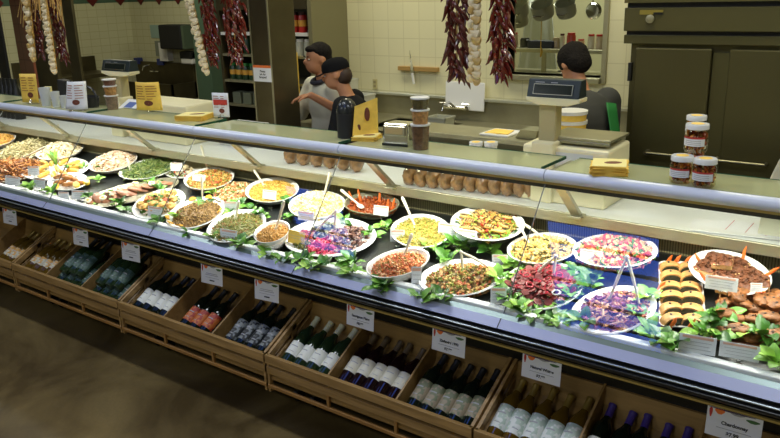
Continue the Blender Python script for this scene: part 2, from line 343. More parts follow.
# ---------------------------------------------------------------- wine crates
def slat(b,x0,x1,y0,y1,z0,z1): b.box(x0,x1,y0,y1,z0,z1)
unit_edges=[-6.0-.0,-4.83,-3.665,-2.487,-1.325,-.16,1.0]
unit_edges=[-5.99,-4.83-.0,-3.66,-2.485,-1.327,-.165]
unit_edges=[(-6.01,-4.85),(-4.84,-3.672),(-3.662,-2.49),(-2.478,-1.335),(-1.323,-.17),(-.16,.6)]
unames=['far left end','under the sausage and egg roll platters','under the lentil platter','in the middle','right of the middle','at the right end']
def floorz(y): return .285+(y-2.28)*.577
divs=[]
for i,(a,c) in enumerate(unit_edges):
    lab=['slatted pale wood wine crate at the far left end of the row','slatted pale wood wine crate second from left, with green and white labelled bottles','slatted pale wood wine crate third from left, with orange and black labelled bottles','slatted pale wood wine crate with white capped bottles and the zinfandel tag','slatted pale wood wine crate with amber white wines and purple capped bottles','slatted pale wood wine crate at the far right edge'][i]
    u=empty('wine_crate',(a,2.27,0),lab,'wine crate','wooden wine crates along the case')
    U=lambda b,n,mt,**k: b.build(n,mt,u,True,**k)
    U(MB().box(a,c,2.245,2.265,.355,.40),'front_rail',M['wood'],bevel=.002)
    U(MB().box(a,c,2.25,2.265,.30,.338),'middle_rail',M['wood'],bevel=.002)
    U(MB().box(a,c,2.25,2.265,.222,.24),'lower_rail',M['rail2'],bevel=.002)
    n=3 if i<5 else 2
    w=(c-a)/3
    U(MB().prism([(a,2.265,floorz(2.265)),(a,2.60,floorz(2.60)),(a,2.60,floorz(2.60)-.012),(a,2.265,floorz(2.265)-.012)],(c-a,0,0)),'bin_floor',M['plywood'])
    U(MB().prism([(a,2.56,floorz(2.56)),(a,2.586,.553),(a,2.598,.553),(a,2.575,floorz(2.575))],(c-a,0,0)),'back_board',M['plywood'])
    for xx in (a,c-.014):
        # end frame with an open slot between two slats
        b=MB().prism([(xx,2.265,.40),(xx,2.58,.565),(xx,2.58,.53),(xx,2.265,.365)],(.014,0,0)).prism([(xx,2.265,.33),(xx,2.58,.495),(xx,2.58,.455),(xx,2.265,.29)],(.014,0,0)).prism([(xx,2.43,.40),(xx,2.46,.42),(xx,2.46,.49),(xx,2.43,.475)],(.014,0,0))
        b.box(xx,xx+.014,2.255,2.275,.2,.40)
        U(b,'end_frame',M['wood'])
    for k in range(1,n if i<5 else 2):
        xx=a+w*k
        U(MB().prism([(xx,2.262,.272),(xx,2.262,.398),(xx,2.585,.566),(xx,2.585,.455)],(.009,0,0)),'divider',M['plywood'])
        U(MB().box(xx-.002,xx+.012,2.252,2.264,.235,.30),'slat',M['rail2'])
    for xx in (a+.05,c-.05):
        U(MB().box(xx-.015,xx+.015,2.50,2.53,.09,.40),'leg',M['rail2'])
        U(MB().box(xx-.012,xx+.012,2.505,2.54,.045,.095),'caster_fork',M['steeldark'])
        U(MB().cyl((xx-.012,2.52,.035),(xx+.012,2.52,.035),.034,n=16),'caster_wheel',M['black'],smooth=True)
    U(MB().box(a,c,2.55,2.565,.222,.30),'rear_rail',M['rail2'])
# ---------------------------------------------------------------- bottles
def bottlegl(name,col,rough=.06):
    m=mat(name,col,rough); return m
GL={'dark':bottlegl('dark_green_glass',(.006,.010,.005)),'green':bottlegl('green_glass',(.018,.035,.012)),'amber':bottlegl('golden_wine_glass',hexc(92,68,18)),'red':bottlegl('dark_red_wine_glass',(.012,.004,.004))}
def shoulder(): return [(0,0),(.034,0),(.037,.006),(.037,.175),(.034,.195),(.022,.215),(.0145,.235),(.0135,.285),(.0155,.288),(.0155,.295),(0,.296)]
def labelm(name,c,c2=None,band=None):
    mt=mat(name,hexc(*c),.5); 
    if c2:
        nt=mt.node_tree; b=nt.nodes['Principled BSDF']; tc=nt.nodes.new('ShaderNodeTexCoord'); n=nt.nodes.new('ShaderNodeTexNoise'); n.inputs['Scale'].default_value=45; n.inputs['Detail'].default_value=1
        rp=nt.nodes.new('ShaderNodeValToRGB'); rp.color_ramp.elements[0].position=.46; rp.color_ramp.elements[1].position=.52; rp.color_ramp.elements[0].color=sc(hexc(*c)); rp.color_ramp.elements[1].color=sc(hexc(*c2))
        nt.links.new(tc.outputs['Object'],n.inputs['Vector']); nt.links.new(n.outputs['Fac'],rp.inputs[0]); nt.links.new(rp.outputs[0],b.inputs['Base Color'])
    return mt
def make_bottle(glass,lab,cap,lz0,lz1,emb=None):
    r=empty('wine_bottle',(0,0,0),'x','wine bottle')
    MB().lathe(shoulder(),20).build('bottle_glass',glass,r,smooth=True)
    def arc(z0,z1,rr,a0,a1,mt,nm,par,n=14):
        g=[[(rr*math.cos(t),rr*math.sin(t),z) for t in [a0+(a1-a0)*i/n for i in range(n+1)]] for z in (z0,z1)]
        return MB().sheet(g).build(nm,mt,par,smooth=True)
    # label wraps the side away from the bin floor (local -Y faces up towards the customer)
    l=arc(lz0,lz1,.0376,-PI/2-1.5,-PI/2+1.5,lab,'label',r)
    arc(lz0+.6*(lz1-lz0),lz0+.66*(lz1-lz0),.0379,-PI/2-.5,-PI/2+.5,emb or M['greyink'],'title_line',l)
    arc(lz0+.2*(lz1-lz0),lz0+.24*(lz1-lz0),.0379,-PI/2-.35,-PI/2+.35,emb or M['greyink'],'small_line',l)
    MB().lathe([(.0150,.238),(.0143,.285),(.0162,.288),(.0162,.296),(0,.297)],16).build('capsule',cap,r,smooth=True)
    return r
cw=mat('cream_capsule',hexc(200,200,170),.4); cb=mat('black_capsule',(.012,.012,.014),.35); cp=mat('purple_capsule',hexc(62,45,120),.4); cg=mat('gold_capsule',hexc(150,125,60),.35,.5); cr=mat('brown_foil_capsule',hexc(95,80,60),.4); ct=mat('dark_red_capsule',hexc(60,20,20),.4)
LW=labelm('white_label',(225,225,212)); LC=labelm('cream_label',(205,200,180)); LO=labelm('orange_label',(190,105,45),(160,50,30)); LK=labelm('black_silver_label',(20,22,22),(120,125,125)); LT=labelm('teal_label',(75,100,85),(50,75,62)); LG=labelm('green_brown_label',(150,135,110),(110,115,85)); LV=labelm('white_vine_label',(220,222,215),(180,195,180)); LY=labelm('gold_white_label',(190,185,160),(190,140,60))
# bins from left: (x0,x1,count,glass,label,cap,z0,z1,rows,desc)
bins=[(-5.18,-4.85,3,'amber',LY,cg,.05,.13,1,'golden wine bottle with white and gold label','in the bin at the left frame edge'),
(-4.83,-4.46,4,'amber',LY,cg,.06,.12,1,'golden wine bottle with gold trimmed white label','in the second bin from the left frame edge'),
(-4.44,-4.07,4,'green',LT,cb,.04,.15,2,'green wine bottle with grey green label','in its bin'),
(-4.05,-3.68,4,'green',LT,cb,.04,.13,2,'dark green wine bottle with teal label','in its bin'),
(-3.65,-3.28,4,'dark',LW,cb,.045,.14,1,'dark wine bottle with plain white label','in the bin left of the orange labels'),
(-3.26,-2.89,3,'dark',LO,cb,.04,.13,1,'dark wine bottle with orange label','in the half empty bin'),
(-2.87,-2.51,4,'dark',LK,cb,.03,.15,1,'black wine bottle with silver printed black label','in the bin left of the double divider'),
(-2.46,-2.11,4,'green',LW,cw,.05,.125,1,'green wine bottle with white label and cream cap','in the bin under the sauvignon blanc tag'),
(-2.08,-1.73,5,'red',LC,cr,.065,.145,1,'dark red wine bottle with cream label and brown foil','in the bin between the sauvignon and zinfandel tags'),
(-1.70,-1.35,5,'dark',LG,cb,.04,.14,1,'black capped wine bottle with faded green and brown label','in the bin under the zinfandel tag'),
(-1.31,-.95,5,'amber',LV,cg,.045,.155,1,'golden white wine bottle with white vine label and gold cap','in the bin under the natural whites tag'),
(-.93,-.565,5,'dark',LW,cp,.03,.13,1,'dark wine bottle with purple cap','in the last filled bin on the right')]
ANG=math.radians(30)
def place_bottle(r,x,y,zoff,lean,roll):
    q=Euler((-(PI/2-ANG),0,0)).to_matrix().to_4x4()   # local z -> back and up
    M4=Matrix.Translation((x,y,floorz(y)+zoff))@Matrix.Rotation(lean,4,'Z')@q@Matrix.Rotation(roll,4,'Z')
    r.matrix_world=M4; r.location=M4.translation; r.rotation_euler=M4.to_euler()
for (x0,x1,n,g,l,c,z0,z1,rows,desc,where) in bins:
    proto=make_bottle(GL[g],l,c,z0,z1)
    first=True
    for row in range(rows):
        nn=n-row
        for i in range(nn):
            o=proto if first else copy_tree(proto); first=False
            w=(x1-x0)
            step=min(.076,(w-.078)/(max(n-1,1)))
            if g=='dark' and l is LO: xx=x0+.10+step*i
            else: xx=x0+.04+(w-.08-step*(n-1))*.5+step*(i+.5*row)
            yy=2.295+random.uniform(0,.015); zo=.0445+.063*row
            if row: yy+=.02
            if l is LC and i in (2,4): yy-=.0
            place_bottle(o,xx,yy,zo,random.uniform(-.04,.04),random.uniform(-.25,.25))
            rowt='' if rows==1 else (', lower layer' if row==0 else ', stacked on top')
            tag(o,f'{desc}, {nth(i,nn)} {where}{rowt}','wine bottle','wine bottles in the crate bins')
            o['label']=' '.join(o['label'].split()[:16]) if len(o['label'].split())<=16 else f'{desc}, {nth(i,nn)}{rowt}'
# bottles seen only as dark shapes under the left bins' second layer
# ---------------------------------------------------------------- hanging price tags
def text(s,size,mt,par,M4,name='lettering',align='CENTER',bold=0):
    cu=bpy.data.curves.new(name,'FONT'); cu.body=s; cu.size=size; cu.align_x=align; cu.align_y='CENTER'; cu.extrude=.0002; cu.offset=bold
    t=bpy.data.objects.new(name,cu); C.objects.link(t); dg=bpy.context.evaluated_depsgraph_get(); dg.update(); me=bpy.data.meshes.new_from_object(t.evaluated_get(dg)); bpy.data.objects.remove(t)
    me.materials.clear(); me.materials.append(mt); o=bpy.data.objects.new(name,me); C.objects.link(o); o.parent=par; o.matrix_local=M4; return o
FRONT=Matrix.Rotation(PI/2,4,'X')     # text in the XZ plane facing -Y
def tagcard(x,w,hh,title,price,label,rz=0,small=None):
    r=empty('price_tag',(x,2.396,.702),label,'price tag','wine price tags hanging from the case bumper',rz)
    r.rotation_euler=(math.radians(-6),0,rz)
    MB().box(-w/2,w/2,0,.0012,-hh,0).build('card',M['card'],r)
    d=-.0008
    def blot(cx,cz,rx,rz_,mt,n):
        MB().prism([(cx+rx*math.cos(t)*(1+.25*math.sin(3*t)),d,cz+rz_*math.sin(t)) for t in [2*PI*i/10 for i in range(10)]],(0,.0006,0)).build(n,mt,r)
    blot(-.27*w,-.10*hh,.09*w,.10*hh,M['orangeink'],'pumpkin_print')
    blot(-.43*w,-.18*hh,.03*w,.18*hh,M['redink'],'pepper_print')
    blot(.05*w,-.06*hh,.13*w,.05*hh,M['greyink'],'garlic_print')
    blot(-.05*w,-.02*hh,.42*w,.025*hh,M['purpleink'],'vine_print')
    blot(.33*w,-.16*hh,.12*w,.06*hh,M['greenink'],'pea_print')
    if title: text(title,.19*hh if len(title)<10 else .165*hh,M['ink'],r,Matrix.Translation((.02*w,d,-.47*hh))@FRONT,bold=.0006)
    if not title:
        for z_,w_ in ((.42,.26),(.50,.30)): MB().box(-w_*w,w_*w,d,0,-z_*hh-.003,-z_*hh).build('print_line',M['greyink'],r)
        MB().box(-.10*w,.12*w,d,0,-.80*hh-.003,-.80*hh+.003).build('print_line',M['ink'],r)
    MB().box(-.3*w,.33*w,d,0,-.66*hh,-.645*hh).build('print_line',M['greyink'],r)
    if price: text(price,.175*hh,M['ink'],r,Matrix.Translation((.0,d,-.81*hh))@FRONT,bold=.0006)
    return r
for (x,w,hh,t,p,l,rz) in [(-1.115,.160,.092,'Natural Whites','$7.99','white wine tag reading Natural Whites 7.99 hanging from the bumper',0),
 (-1.53,.160,.092,'Zinfandel 1993','$7.99','white wine tag reading Zinfandel 1993 7.99 hanging from the bumper',0),
 (-1.995,.155,.095,'Sauvignon Blanc','$8.99','white wine tag reading Sauvignon Blanc hanging from the bumper',0),
 (-2.585,.150,.10,'','','white wine tag hanging above the black labelled bottles',.12),
 (-2.99,.150,.10,'','','white wine tag hanging above the orange labelled bottles',.1),
 (-3.69,.150,.105,'','','white wine tag hanging right of the first white labelled bottles',.1),
 (-4.20,.14,.105,'','','white wine tag hanging above the teal labelled bottles',.1),
 (-5.05,.150,.105,'','','white wine tag hanging nearest the left frame edge',.1),
 (-.43,.17,.10,'Chardonnay','$7.99','white wine tag beginning Chard at the bottom right corner',0)]:
    tagcard(x,w,hh,t,p,l,rz)
# ---------------------------------------------------------------- dishes and food
def frame_on_deck(cx,cy,a,b,ang,h,tilt):
    tt=math.tan(tilt); ca,sa=math.cos(math.radians(ang)),math.sin(math.radians(ang))
    c0=at_deck(cx,cy,h)                      # height reference from the deck slope
    pts=[]
    for k in range(24):
        t=2*PI*k/24; u=a*math.cos(t); v=b*math.sin(t)
        pts.append(at_deck(cx+u*ca+v*sa,cy-u*sa+v*ca,0,tt,c0.z,c0.y))
    cen=sum(pts,Vector())/24
    ex=Vector((1,0,0)); ey=Vector((0,math.cos(tilt),math.sin(tilt))); n=ex.cross(ey)
    xx=yy=xy=0
    for p in pts:
        d=p-cen; x=d.dot(ex); y=d.dot(ey); xx+=x*x; yy+=y*y; xy+=x*y
    xx/=12;yy/=12;xy/=12
    th=.5*math.atan2(2*xy,xx-yy); l1=(xx+yy)/2+math.hypot((xx-yy)/2,xy); l2=(xx+yy)/2-math.hypot((xx-yy)/2,xy)
    e1=ex*math.cos(th)+ey*math.sin(th); e2=n.cross(e1)
    Mt=Matrix.Identity(4)
    for i in range(3): Mt[i][0]=e1[i];Mt[i][1]=e2[i];Mt[i][2]=n[i];Mt[i][3]=(cen-n*h)[i]
    return Mt,math.sqrt(l1),math.sqrt(l2)
def setm(o,Mt): o.location=Mt.translation; o.rotation_euler=Mt.to_euler()
PLATE=lambda h:[(0,0),(.60,0),(.66,.15*h),(.90,.82*h),(.985,h),(1.0,h+.003),(.985,h+.006),(.89,.82*h+.005),(.66,.15*h+.006),(.58,.006),(0,.006)]
BOWL=lambda h:[(0,0),(.52,0),(.60,.02*h),(.84,.45*h),(.97,.93*h),(1.02,h),(1.02,h+.004),(.96,h+.002),(.93,.9*h),(.80,.45*h),(.5,.12*h),(0,.10*h)]
dishes={}
def dish(key,name,label,cat,cx,cy,a,b,ang,h,kind='plate',tilt=TILT,lift=0,mt=None,group='white serving dishes in the display case'):
    Mt,A,B=frame_on_deck(cx,cy,a,b,ang,h+lift,tilt)
    if lift: Mt=Mt@Matrix.Translation((0,0,lift))
    prof=(BOWL if kind=='bowl' else PLATE)(h)
    o=MB().lathe(prof,40,A,B).build(name,mt or M['china'],smooth=True); setm(o,Mt)
    tag(o,label,cat,group); dishes[key]=(Mt,A,B,h,kind)
    if lift>.02:
        r=MB().box(-A*.4,A*.4,-B*.4,B*.4,-lift-.0,-.001).build('riser_block',M['riser'],bevel=.003); setm(r,Mt)
        tag(r,'grey riser block under the '+label.split(' with ')[0].split(' of ')[0]+' '+('with '+label.split(' with ')[1] if ' with ' in label else ''),'riser','riser blocks under raised dishes')
        r['label']=' '.join(r['label'].split()[:16])
    return Mt,A,B
M['riser']=mat('grey_riser',hexc(95,98,80),.3)
def piece(b,shape,p,s,R):
    if shape=='grain': b.ell(p,s,s*.62,s*.5,R,5,3)
    elif shape=='ball': b.ell(p,s,s*.9,s*.9,R,6,4)
    elif shape=='cube': b.box(-s,s,-s*.8,s*.8,-s*.6,s*.6,Matrix.Translation(p)@R.to_4x4())
    elif shape=='penne': b.cyl(Vector(p)+R@Vector((-s*1.9,0,0)),Vector(p)+R@Vector((s*1.9,0,0)),s*.5,n=6)
    elif shape=='strip': b.box(-s*2.4,s*2.4,-s*.4,s*.4,-s*.25,s*.25,Matrix.Translation(p)@R.to_4x4())
    elif shape=='bean': b.tube([Vector(p)+R@Vector((-s*3,0,0)),Vector(p)+R@Vector((0,s*.4,.2*s)),Vector(p)+R@Vector((s*3,0,0))],s*.32,5)
    elif shape=='chunk': b.ell(p,s*1.1,s*.8,s*.7,R,6,4,.22)
    elif shape=='flake':
        b.sheet([[Vector(p)+R@Vector((x*s*1.5,y*s,.35*s*math.sin(2*x+3*y))) for x in (-1,0,1)] for y in (-1,1)])
def Rr(flat=1.0): return Euler((random.uniform(-flat,flat),random.uniform(-flat,flat),random.uniform(0,2*PI))).to_matrix()
def mound(key,name,label,mts,shapes,n,size,hh,rad=.91,base=None,cat='salad',power=2.0,nz=.006,off=(0,0)):
    Mt,A,B,h,kind=dishes[key]; b=MB(); z0=h*.75 if kind=='bowl' else h*.45
    a,c=A*rad,B*rad; ph=random.uniform(0,6)
    def hz(u,v):
        r=min(1,math.hypot(u,v)); w=.5+.5*math.sin(5*u+ph)*math.cos(4*v+ph)
        return z0+hh*(1-r**power)*(.8+.35*w)
    N=18; g=[]
    for i in range(N+1):
        r=i/N; g.append([Vector((a*(off[0]+r*math.cos(2*PI*k/28)),c*(off[1]+r*math.sin(2*PI*k/28)),hz(r*math.cos(2*PI*k/28),r*math.sin(2*PI*k/28))-.004)) for k in range(29)])
    b.cur=1; b.sheet(g); b.cur=0
    for _ in range(n):
        r=math.sqrt(random.random())*.98; t=random.uniform(0,2*PI); u,v=r*math.cos(t),r*math.sin(t)
        sh=random.choice(shapes); s=size*random.uniform(.7,1.25)
        piece(b,sh,(a*(u+off[0]),c*(v+off[1]),hz(u,v)+random.uniform(-.002,nz)),s,Rr(.7))
    o=b.build(name,[mts,base or mts],smooth=False); setm(o,Mt); tag(o,label,cat,None,'stuff'); return o
def on(key,u,v,z,rot=None):
    Mt,A,B,h,k=dishes[key]; return Mt@Matrix.Translation((A*u,B*v,z))@(rot if rot is not None else Matrix.Identity(4))
def rotz(t): return Matrix.Rotation(t,4,'Z')
# foods' own colours
B_=bits
W='white oval platter with '
# front row, right to left
dish('pen','serving_platter','white oval platter holding onion and penne salad beside the stuffed rolls','platter',613.5,310.5,44,23.5,10,.03)
mound('pen','penne_salad','pinkish penne and red onion salad with tongs, front right platter',B_('penne_mix',[(200,150,110),(120,60,80),(180,110,90),(90,50,60),(210,170,130),(140,80,110)]),['penne','flake','grain','flake'],620,.0085,.032,base=mat('pen_b',hexc(120,70,70),.6))
dish('beet','serving_platter','white oval platter under the dark red beet slices','platter',541,286,43,24,6,.028)
dish('bean','serving_platter','white oval platter holding mixed grain salad in front centre','platter',460.5,278,42.5,18.5,6,.032)
mound('bean','mixed_grain_salad','brown and green mixed grain salad with tongs, front centre platter',B_('bean_mix',[(185,140,80),(135,145,60),(190,95,50),(215,180,110),(120,95,50),(165,155,80),(205,150,90)]),['grain','cube','ball','flake'],900,.006,.038,base=mat('bean_b',hexc(110,80,40),.6))
dish('tom','serving_bowl','deep white oval bowl holding orange bulgur and tomato salad','bowl',398,263,32,13,14,.062,'bowl')
mound('tom','tomato_bulgur_salad','orange tomato and bulgur salad in the deep white oval bowl',B_('tom_mix',[(222,130,72),(205,105,60),(228,165,105),(140,125,55),(215,115,80),(235,190,140)]),['cube','grain','ball'],800,.0048,.030,rad=.9,base=mat('tom_b',hexc(170,95,50),.6))
dish('anti','serving_platter','large white oval platter holding mushrooms, pink onion and olives, left of centre','platter',330,237.5,46.5,19.5,4,.03)
dish('rice','serving_bowl','small deep white bowl holding golden couscous at the front','bowl',272,232,18.5,10,18,.075,'bowl')
mound('rice','couscous_salad','golden couscous in the small deep white bowl at the front',B_('cous',[(215,165,85),(200,145,65),(225,180,110),(180,130,60)]),['grain','ball'],700,.005,.026,rad=.92,base=mat('cous_b',hexc(195,145,70),.6))
dish('len','serving_bowl','shallow white oval bowl holding green lentil salad','bowl',236.5,226,30,14.5,16,.04,'bowl')
mound('len','green_lentil_salad','green lentil salad in the shallow white oval bowl',B_('lent',[(140,138,58),(115,122,45),(160,152,75),(165,110,60),(95,108,45)]),['grain'],900,.0052,.022,rad=.92,base=mat('len_b',hexc(105,105,40),.6))
dish('brn','serving_platter','white oval platter holding brown lentils edged with orange slices','platter',196,213,31,14,17,.03)
mound('brn','brown_lentil_salad','brown lentil salad edged with orange slices',B_('brnl',[(165,130,70),(145,110,55),(185,150,90),(110,80,40)]),['ball','grain'],900,.0052,.04,rad=.90,base=mat('brn_b',hexc(140,105,55),.6))
dish('pot','serving_platter','white oval platter holding golden herbed chicken pieces, front left','platter',159,204,28,13,18,.028)
dish('meat','long_tray','long silver tray holding sliced meat with egg slices','tray',131,193,50,9.5,14,.014,mt=M['alum'],group=None)
dish('saus','serving_platter','white oval platter holding small sausages and lemon halves, far left front','platter',68,182,21,8.5,6,.02)
dish('egg','serving_platter','white oval platter under the fanned yellow egg rolls','platter',55,169,35,11,6,.02)
dish('shred','long_tray','silver tray holding brown shredded strips at the left edge','tray',8,171,40,11,8,.014,mt=M['alum'],group=None)
mound('shred','fried_strips','brown fried onion strips heaped on the tray at the left edge',B_('shr',[(175,110,50),(140,80,35),(200,140,75),(110,60,30)]),['strip','strip','bean'],520,.012,.05,rad=.95,base=mat('shr_b',hexc(120,70,35),.6))
# rear row
dish('cake','serving_platter','white oval platter holding dark brown cake squares','platter',729.5,272.5,43,20.5,-14,.03,tilt=math.radians(20),lift=.045)
dish('pasta2','serving_platter','white oval platter holding pink pasta salad behind the onion penne','platter',615,251,43,17,0,.032,lift=.03)
mound('pasta2','pink_pasta_salad','pink and cream pasta salad with green garnish on the rear platter',B_('pp',[(205,120,80),(225,185,130),(195,85,80),(80,125,50),(225,190,140),(185,70,50)]),['flake','penne','chunk','grain'],760,.0105,.055,base=mat('pp_b',hexc(190,120,100),.6))
dish('pasta','serving_bowl','white oval bowl holding plain yellow penne pasta','bowl',542,248.5,34.5,15,4,.045,'bowl',lift=.01)
mound('pasta','penne_pasta','plain yellow penne pasta with tongs in the white oval bowl',B_('pn',[(225,195,120),(215,180,100),(235,210,145),(90,85,40),(205,165,85)]),['penne'],420,.0085,.028,rad=.9,base=mat('pn_b',hexc(190,155,85),.6))
dish('chick','serving_platter','white oval platter on a block holding grilled chicken strips','platter',487.5,223.5,37.5,17.5,-2,.03,lift=.055)
dish('cur','serving_bowl','white oval bowl holding yellow green couscous, rear centre','bowl',420.5,231,29.5,16.5,0,.045,'bowl',lift=.008)
mound('cur','herbed_couscous','yellow green herbed couscous in the rear centre bowl',B_('curr',[(190,180,80),(170,165,65),(205,195,105),(200,150,70),(140,145,50)]),['grain'],1000,.0055,.024,rad=.93,base=mat('cur_b',hexc(170,160,70),.6))
gb=mat('grey_glass_bowl',hexc(150,150,125),.12,.3,coat=.4)
dish('soup','serving_bowl','grey glassy bowl holding orange brown chutney and carrot sticks','bowl',371.5,203.5,27.5,10.5,0,.065,'bowl',mt=gb,group=None)
mound('soup','orange_chutney','orange brown chutney in the grey glassy bowl',B_('sp',[(165,75,30),(190,95,40),(140,60,25)],.25,.6),['ball'],350,.005,.004,rad=.93,base=mat('sp_b',hexc(150,70,30),.25))
dish('mac','serving_bowl','white oval bowl heaped with pale yellow pasta salad','bowl',317,205,28,13.5,4,.045,'bowl')
mound('mac','pale_pasta_salad','pale yellow pasta salad heaped high in a white bowl',B_('mc',[(232,212,120),(235,222,150),(220,198,95),(238,228,170)]),['chunk','grain','penne'],700,.009,.06,rad=.92,base=mat('mc_b',hexc(220,205,135),.6))
dish('scr','serving_bowl','white oval bowl holding bright yellow rice, rear left of centre','bowl',272,190,26.5,12,5,.05,'bowl')
mound('scr','yellow_rice','bright yellow rice in the white oval bowl with a dark spoon',B_('sc',[(225,185,85),(215,170,65),(235,200,110),(190,145,60)]),['grain','ball','chunk'],800,.0062,.024,rad=.9,base=mat('sc_b',hexc(205,165,70),.6))
dish('rig','serving_bowl','brown oval dish holding baked pasta behind the lentils','dish',234,192.5,21,10,10,.03,'bowl',mt=mat('brown_dish',hexc(140,115,75),.4),group=None)
mound('rig','baked_pasta','baked pasta with tomato and cheese in the brown oval dish',B_('rg',[(225,200,150),(200,110,60),(235,215,175),(110,130,55),(190,140,80)]),['penne','flake','chunk'],360,.009,.022,rad=.93,base=mat('rg_b',hexc(180,130,80),.6))
dish('chk','serving_bowl','white oval bowl holding chickpea and corn salad with spoon','bowl',209,178.5,25,10.5,8,.045,'bowl')
mound('chk','chickpea_salad','golden chickpea and corn salad in the white oval bowl',B_('ck',[(215,170,85),(195,140,60),(225,195,120),(120,130,50),(190,95,50)]),['ball','grain','cube'],800,.006,.024,rad=.93,base=mat('ck_b',hexc(180,135,65),.6))
dish('roll','serving_platter','small white plate holding stuffed rounds behind the chickpea bowl','platter',183,171.5,19,7,4,.02,lift=.0)
dish('grn','serving_bowl','white oval bowl holding green bean salad, rear left','bowl',148,169,29,9,11,.035,'bowl')
mound('grn','green_bean_salad','green bean salad in the white oval bowl at rear left',B_('gb',[(85,110,48),(115,132,65),(70,95,42),(140,148,85)]),['bean','strip'],420,.010,.03,rad=.93,base=mat('gr_b',hexc(90,110,45),.6))
dish('pink','serving_bowl','deep white oval bowl heaped with pinkish white chicken salad','bowl',113,161.5,24.5,9,13,.05,'bowl')
mound('pink','chicken_salad','pinkish white chicken salad heaped in a deep white bowl',B_('pk',[(230,205,175),(220,190,160),(240,220,195),(205,170,140)]),['chunk','grain','flake'],650,.010,.06,rad=.92,base=mat('pk_b',hexc(215,185,155),.6))
dish('wht','serving_bowl','white oval bowl heaped with white salad and a white spoon','bowl',60,150.5,24,8,12,.045,'bowl')
mound('wht','white_salad','creamy white salad heaped in the far left white bowl',B_('wt',[(232,218,180),(220,200,160),(238,228,200)]),['chunk','flake'],600,.011,.055,rad=.92,base=mat('wt_b',hexc(225,210,180),.6))
dish('spr','long_tray','dull silver tray heaped with beige sprouts at far left rear','tray',25,151,30,8,14,.02,mt=M['alum'],group=None)
mound('spr','bean_sprouts','beige bean sprouts heaped on the far left rear tray',B_('sr',[(205,195,150),(185,170,120),(220,210,170),(140,130,80)]),['bean','grain'],520,.011,.07,rad=.95,base=mat('sr_b',hexc(165,150,105),.6))
dish('edge','serving_bowl','white bowl of golden salad cut by the left frame edge','bowl',-2,140,18,6,12,.05,'bowl')
mound('edge','golden_salad','golden salad in the bowl cut by the left frame edge',B_('eg',[(215,170,85),(190,140,65)]),['chunk','ball'],260,.01,.04,rad=.92)
# --- lettuce beds
def leafshape(b,L,Wd,Mt,curl=.3,frill=0):
    g=[]
    for i in range(6):
        t=i/5; w=Wd*math.sin(PI*min(1,t*.92+.06))**.8; row=[]
        for k in (-1,-.5,0,.5,1):
            z=L*curl*(t-t*t)*1.2 - abs(k)*w*-.25 + frill*math.sin(9*t+5*k)*abs(k)
            row.append(Mt@Vector((L*t,k*w,z)))
        g.append(row)
    b.sheet(g)
def lettuce_ring(key,label,n,L,frill=.006,mt='lettuce',rr=.78,z=.6):
    Mt,A,B,h,k=dishes[key]; b=MB()
    for i in range(n):
        t=2*PI*i/n+random.uniform(-.1,.1)
        leafshape(b,L,L*.45,Matrix.Translation((A*rr*math.cos(t),B*rr*math.sin(t),h*z))@rotz(math.atan2(B*math.sin(t),A*math.cos(t)))@Matrix.Rotation(-.25,4,'Y')@Matrix.Rotation(random.uniform(-.4,.4),4,'X'),.2,frill)
    o=b.build('lettuce_bed',M[mt],smooth=True); setm(o,Mt); tag(o,label,'lettuce',None,'stuff')
lettuce_ring('beet','frilly green lettuce leaves around the beet slices',34,.055,rr=.72)
lettuce_ring('chick','green leaves showing around the grilled chicken strips',16,.035,mt='leaf',rr=.75)
lettuce_ring('pasta2','green garnish leaves around the pink pasta salad',14,.04,mt='leaf')
lettuce_ring('pot','green parsley leaves among the golden chicken pieces',12,.03,mt='leaf',rr=.6)
lettuce_ring('meat','green leaves under the sliced meat tray end',9,.035,rr=.7)
# --- beets
beetm=mat('beet_slice',hexc(118,38,38),.4,noise=.35,scale=40); pinkm=mat('pickled_pink',hexc(190,35,60),.3)
Mt,A,B,h,k=dishes['beet']; proto=None
for i in range(110):
    q=i%62 if i<62 else i-62; NN=62 if i<62 else 48; r=math.sqrt((q+.5)/NN)*(.84 if i<62 else .62); t=i*2.39996
    u,v=r*math.cos(t),r*math.sin(t); z=h*.7+.030*(1-r*r)+(.014 if i>=62 else 0)
    if proto is None:
        proto=MB().lathe([(0,-.003),(.0155,-.003),(.017,0),(.0155,.003),(0,.003)],16).build('beet_slice',beetm,smooth=True); o=proto
    else: o=proto.copy(); C.objects.link(o)
    o.scale=(random.uniform(.85,1.25),random.uniform(.85,1.15),1); s=o.scale.copy()
    setm(o,on('beet',u,v,z,Rr(.55).to_4x4())); o.scale=s
    tag(o,'dark red beet slice in the heap on green lettuce','beet slice','beet slices on the lettuce platter')
for i in range(14):
    t=i*.7; o=MB().tube([Vector((.018*math.cos(a_),.013*math.sin(a_),0)) for a_ in [2*PI*q/12 for q in range(13)]],.0025,6).build('onion_ring',pinkm,smooth=True)
    r=.2+.035*i; setm(o,on('beet',r*math.cos(t*1.7),r*math.sin(t*1.7),h*.6+.050*(1-r*r)+.008,Rr(.5).to_4x4()))
    tag(o,'bright pink onion ring lying on the beet slices','onion ring','pink onion rings on the beets')
o=MB().tube([Vector((.017*math.cos(a_),.015*math.sin(a_),0)) for a_ in [2*PI*q/12 for q in range(13)]],.003,6).build('onion_ring',M['white'],smooth=True)
setm(o,on('beet',.42,.55,h+.03)); tag(o,'white onion ring on the right of the beet slices','onion ring')
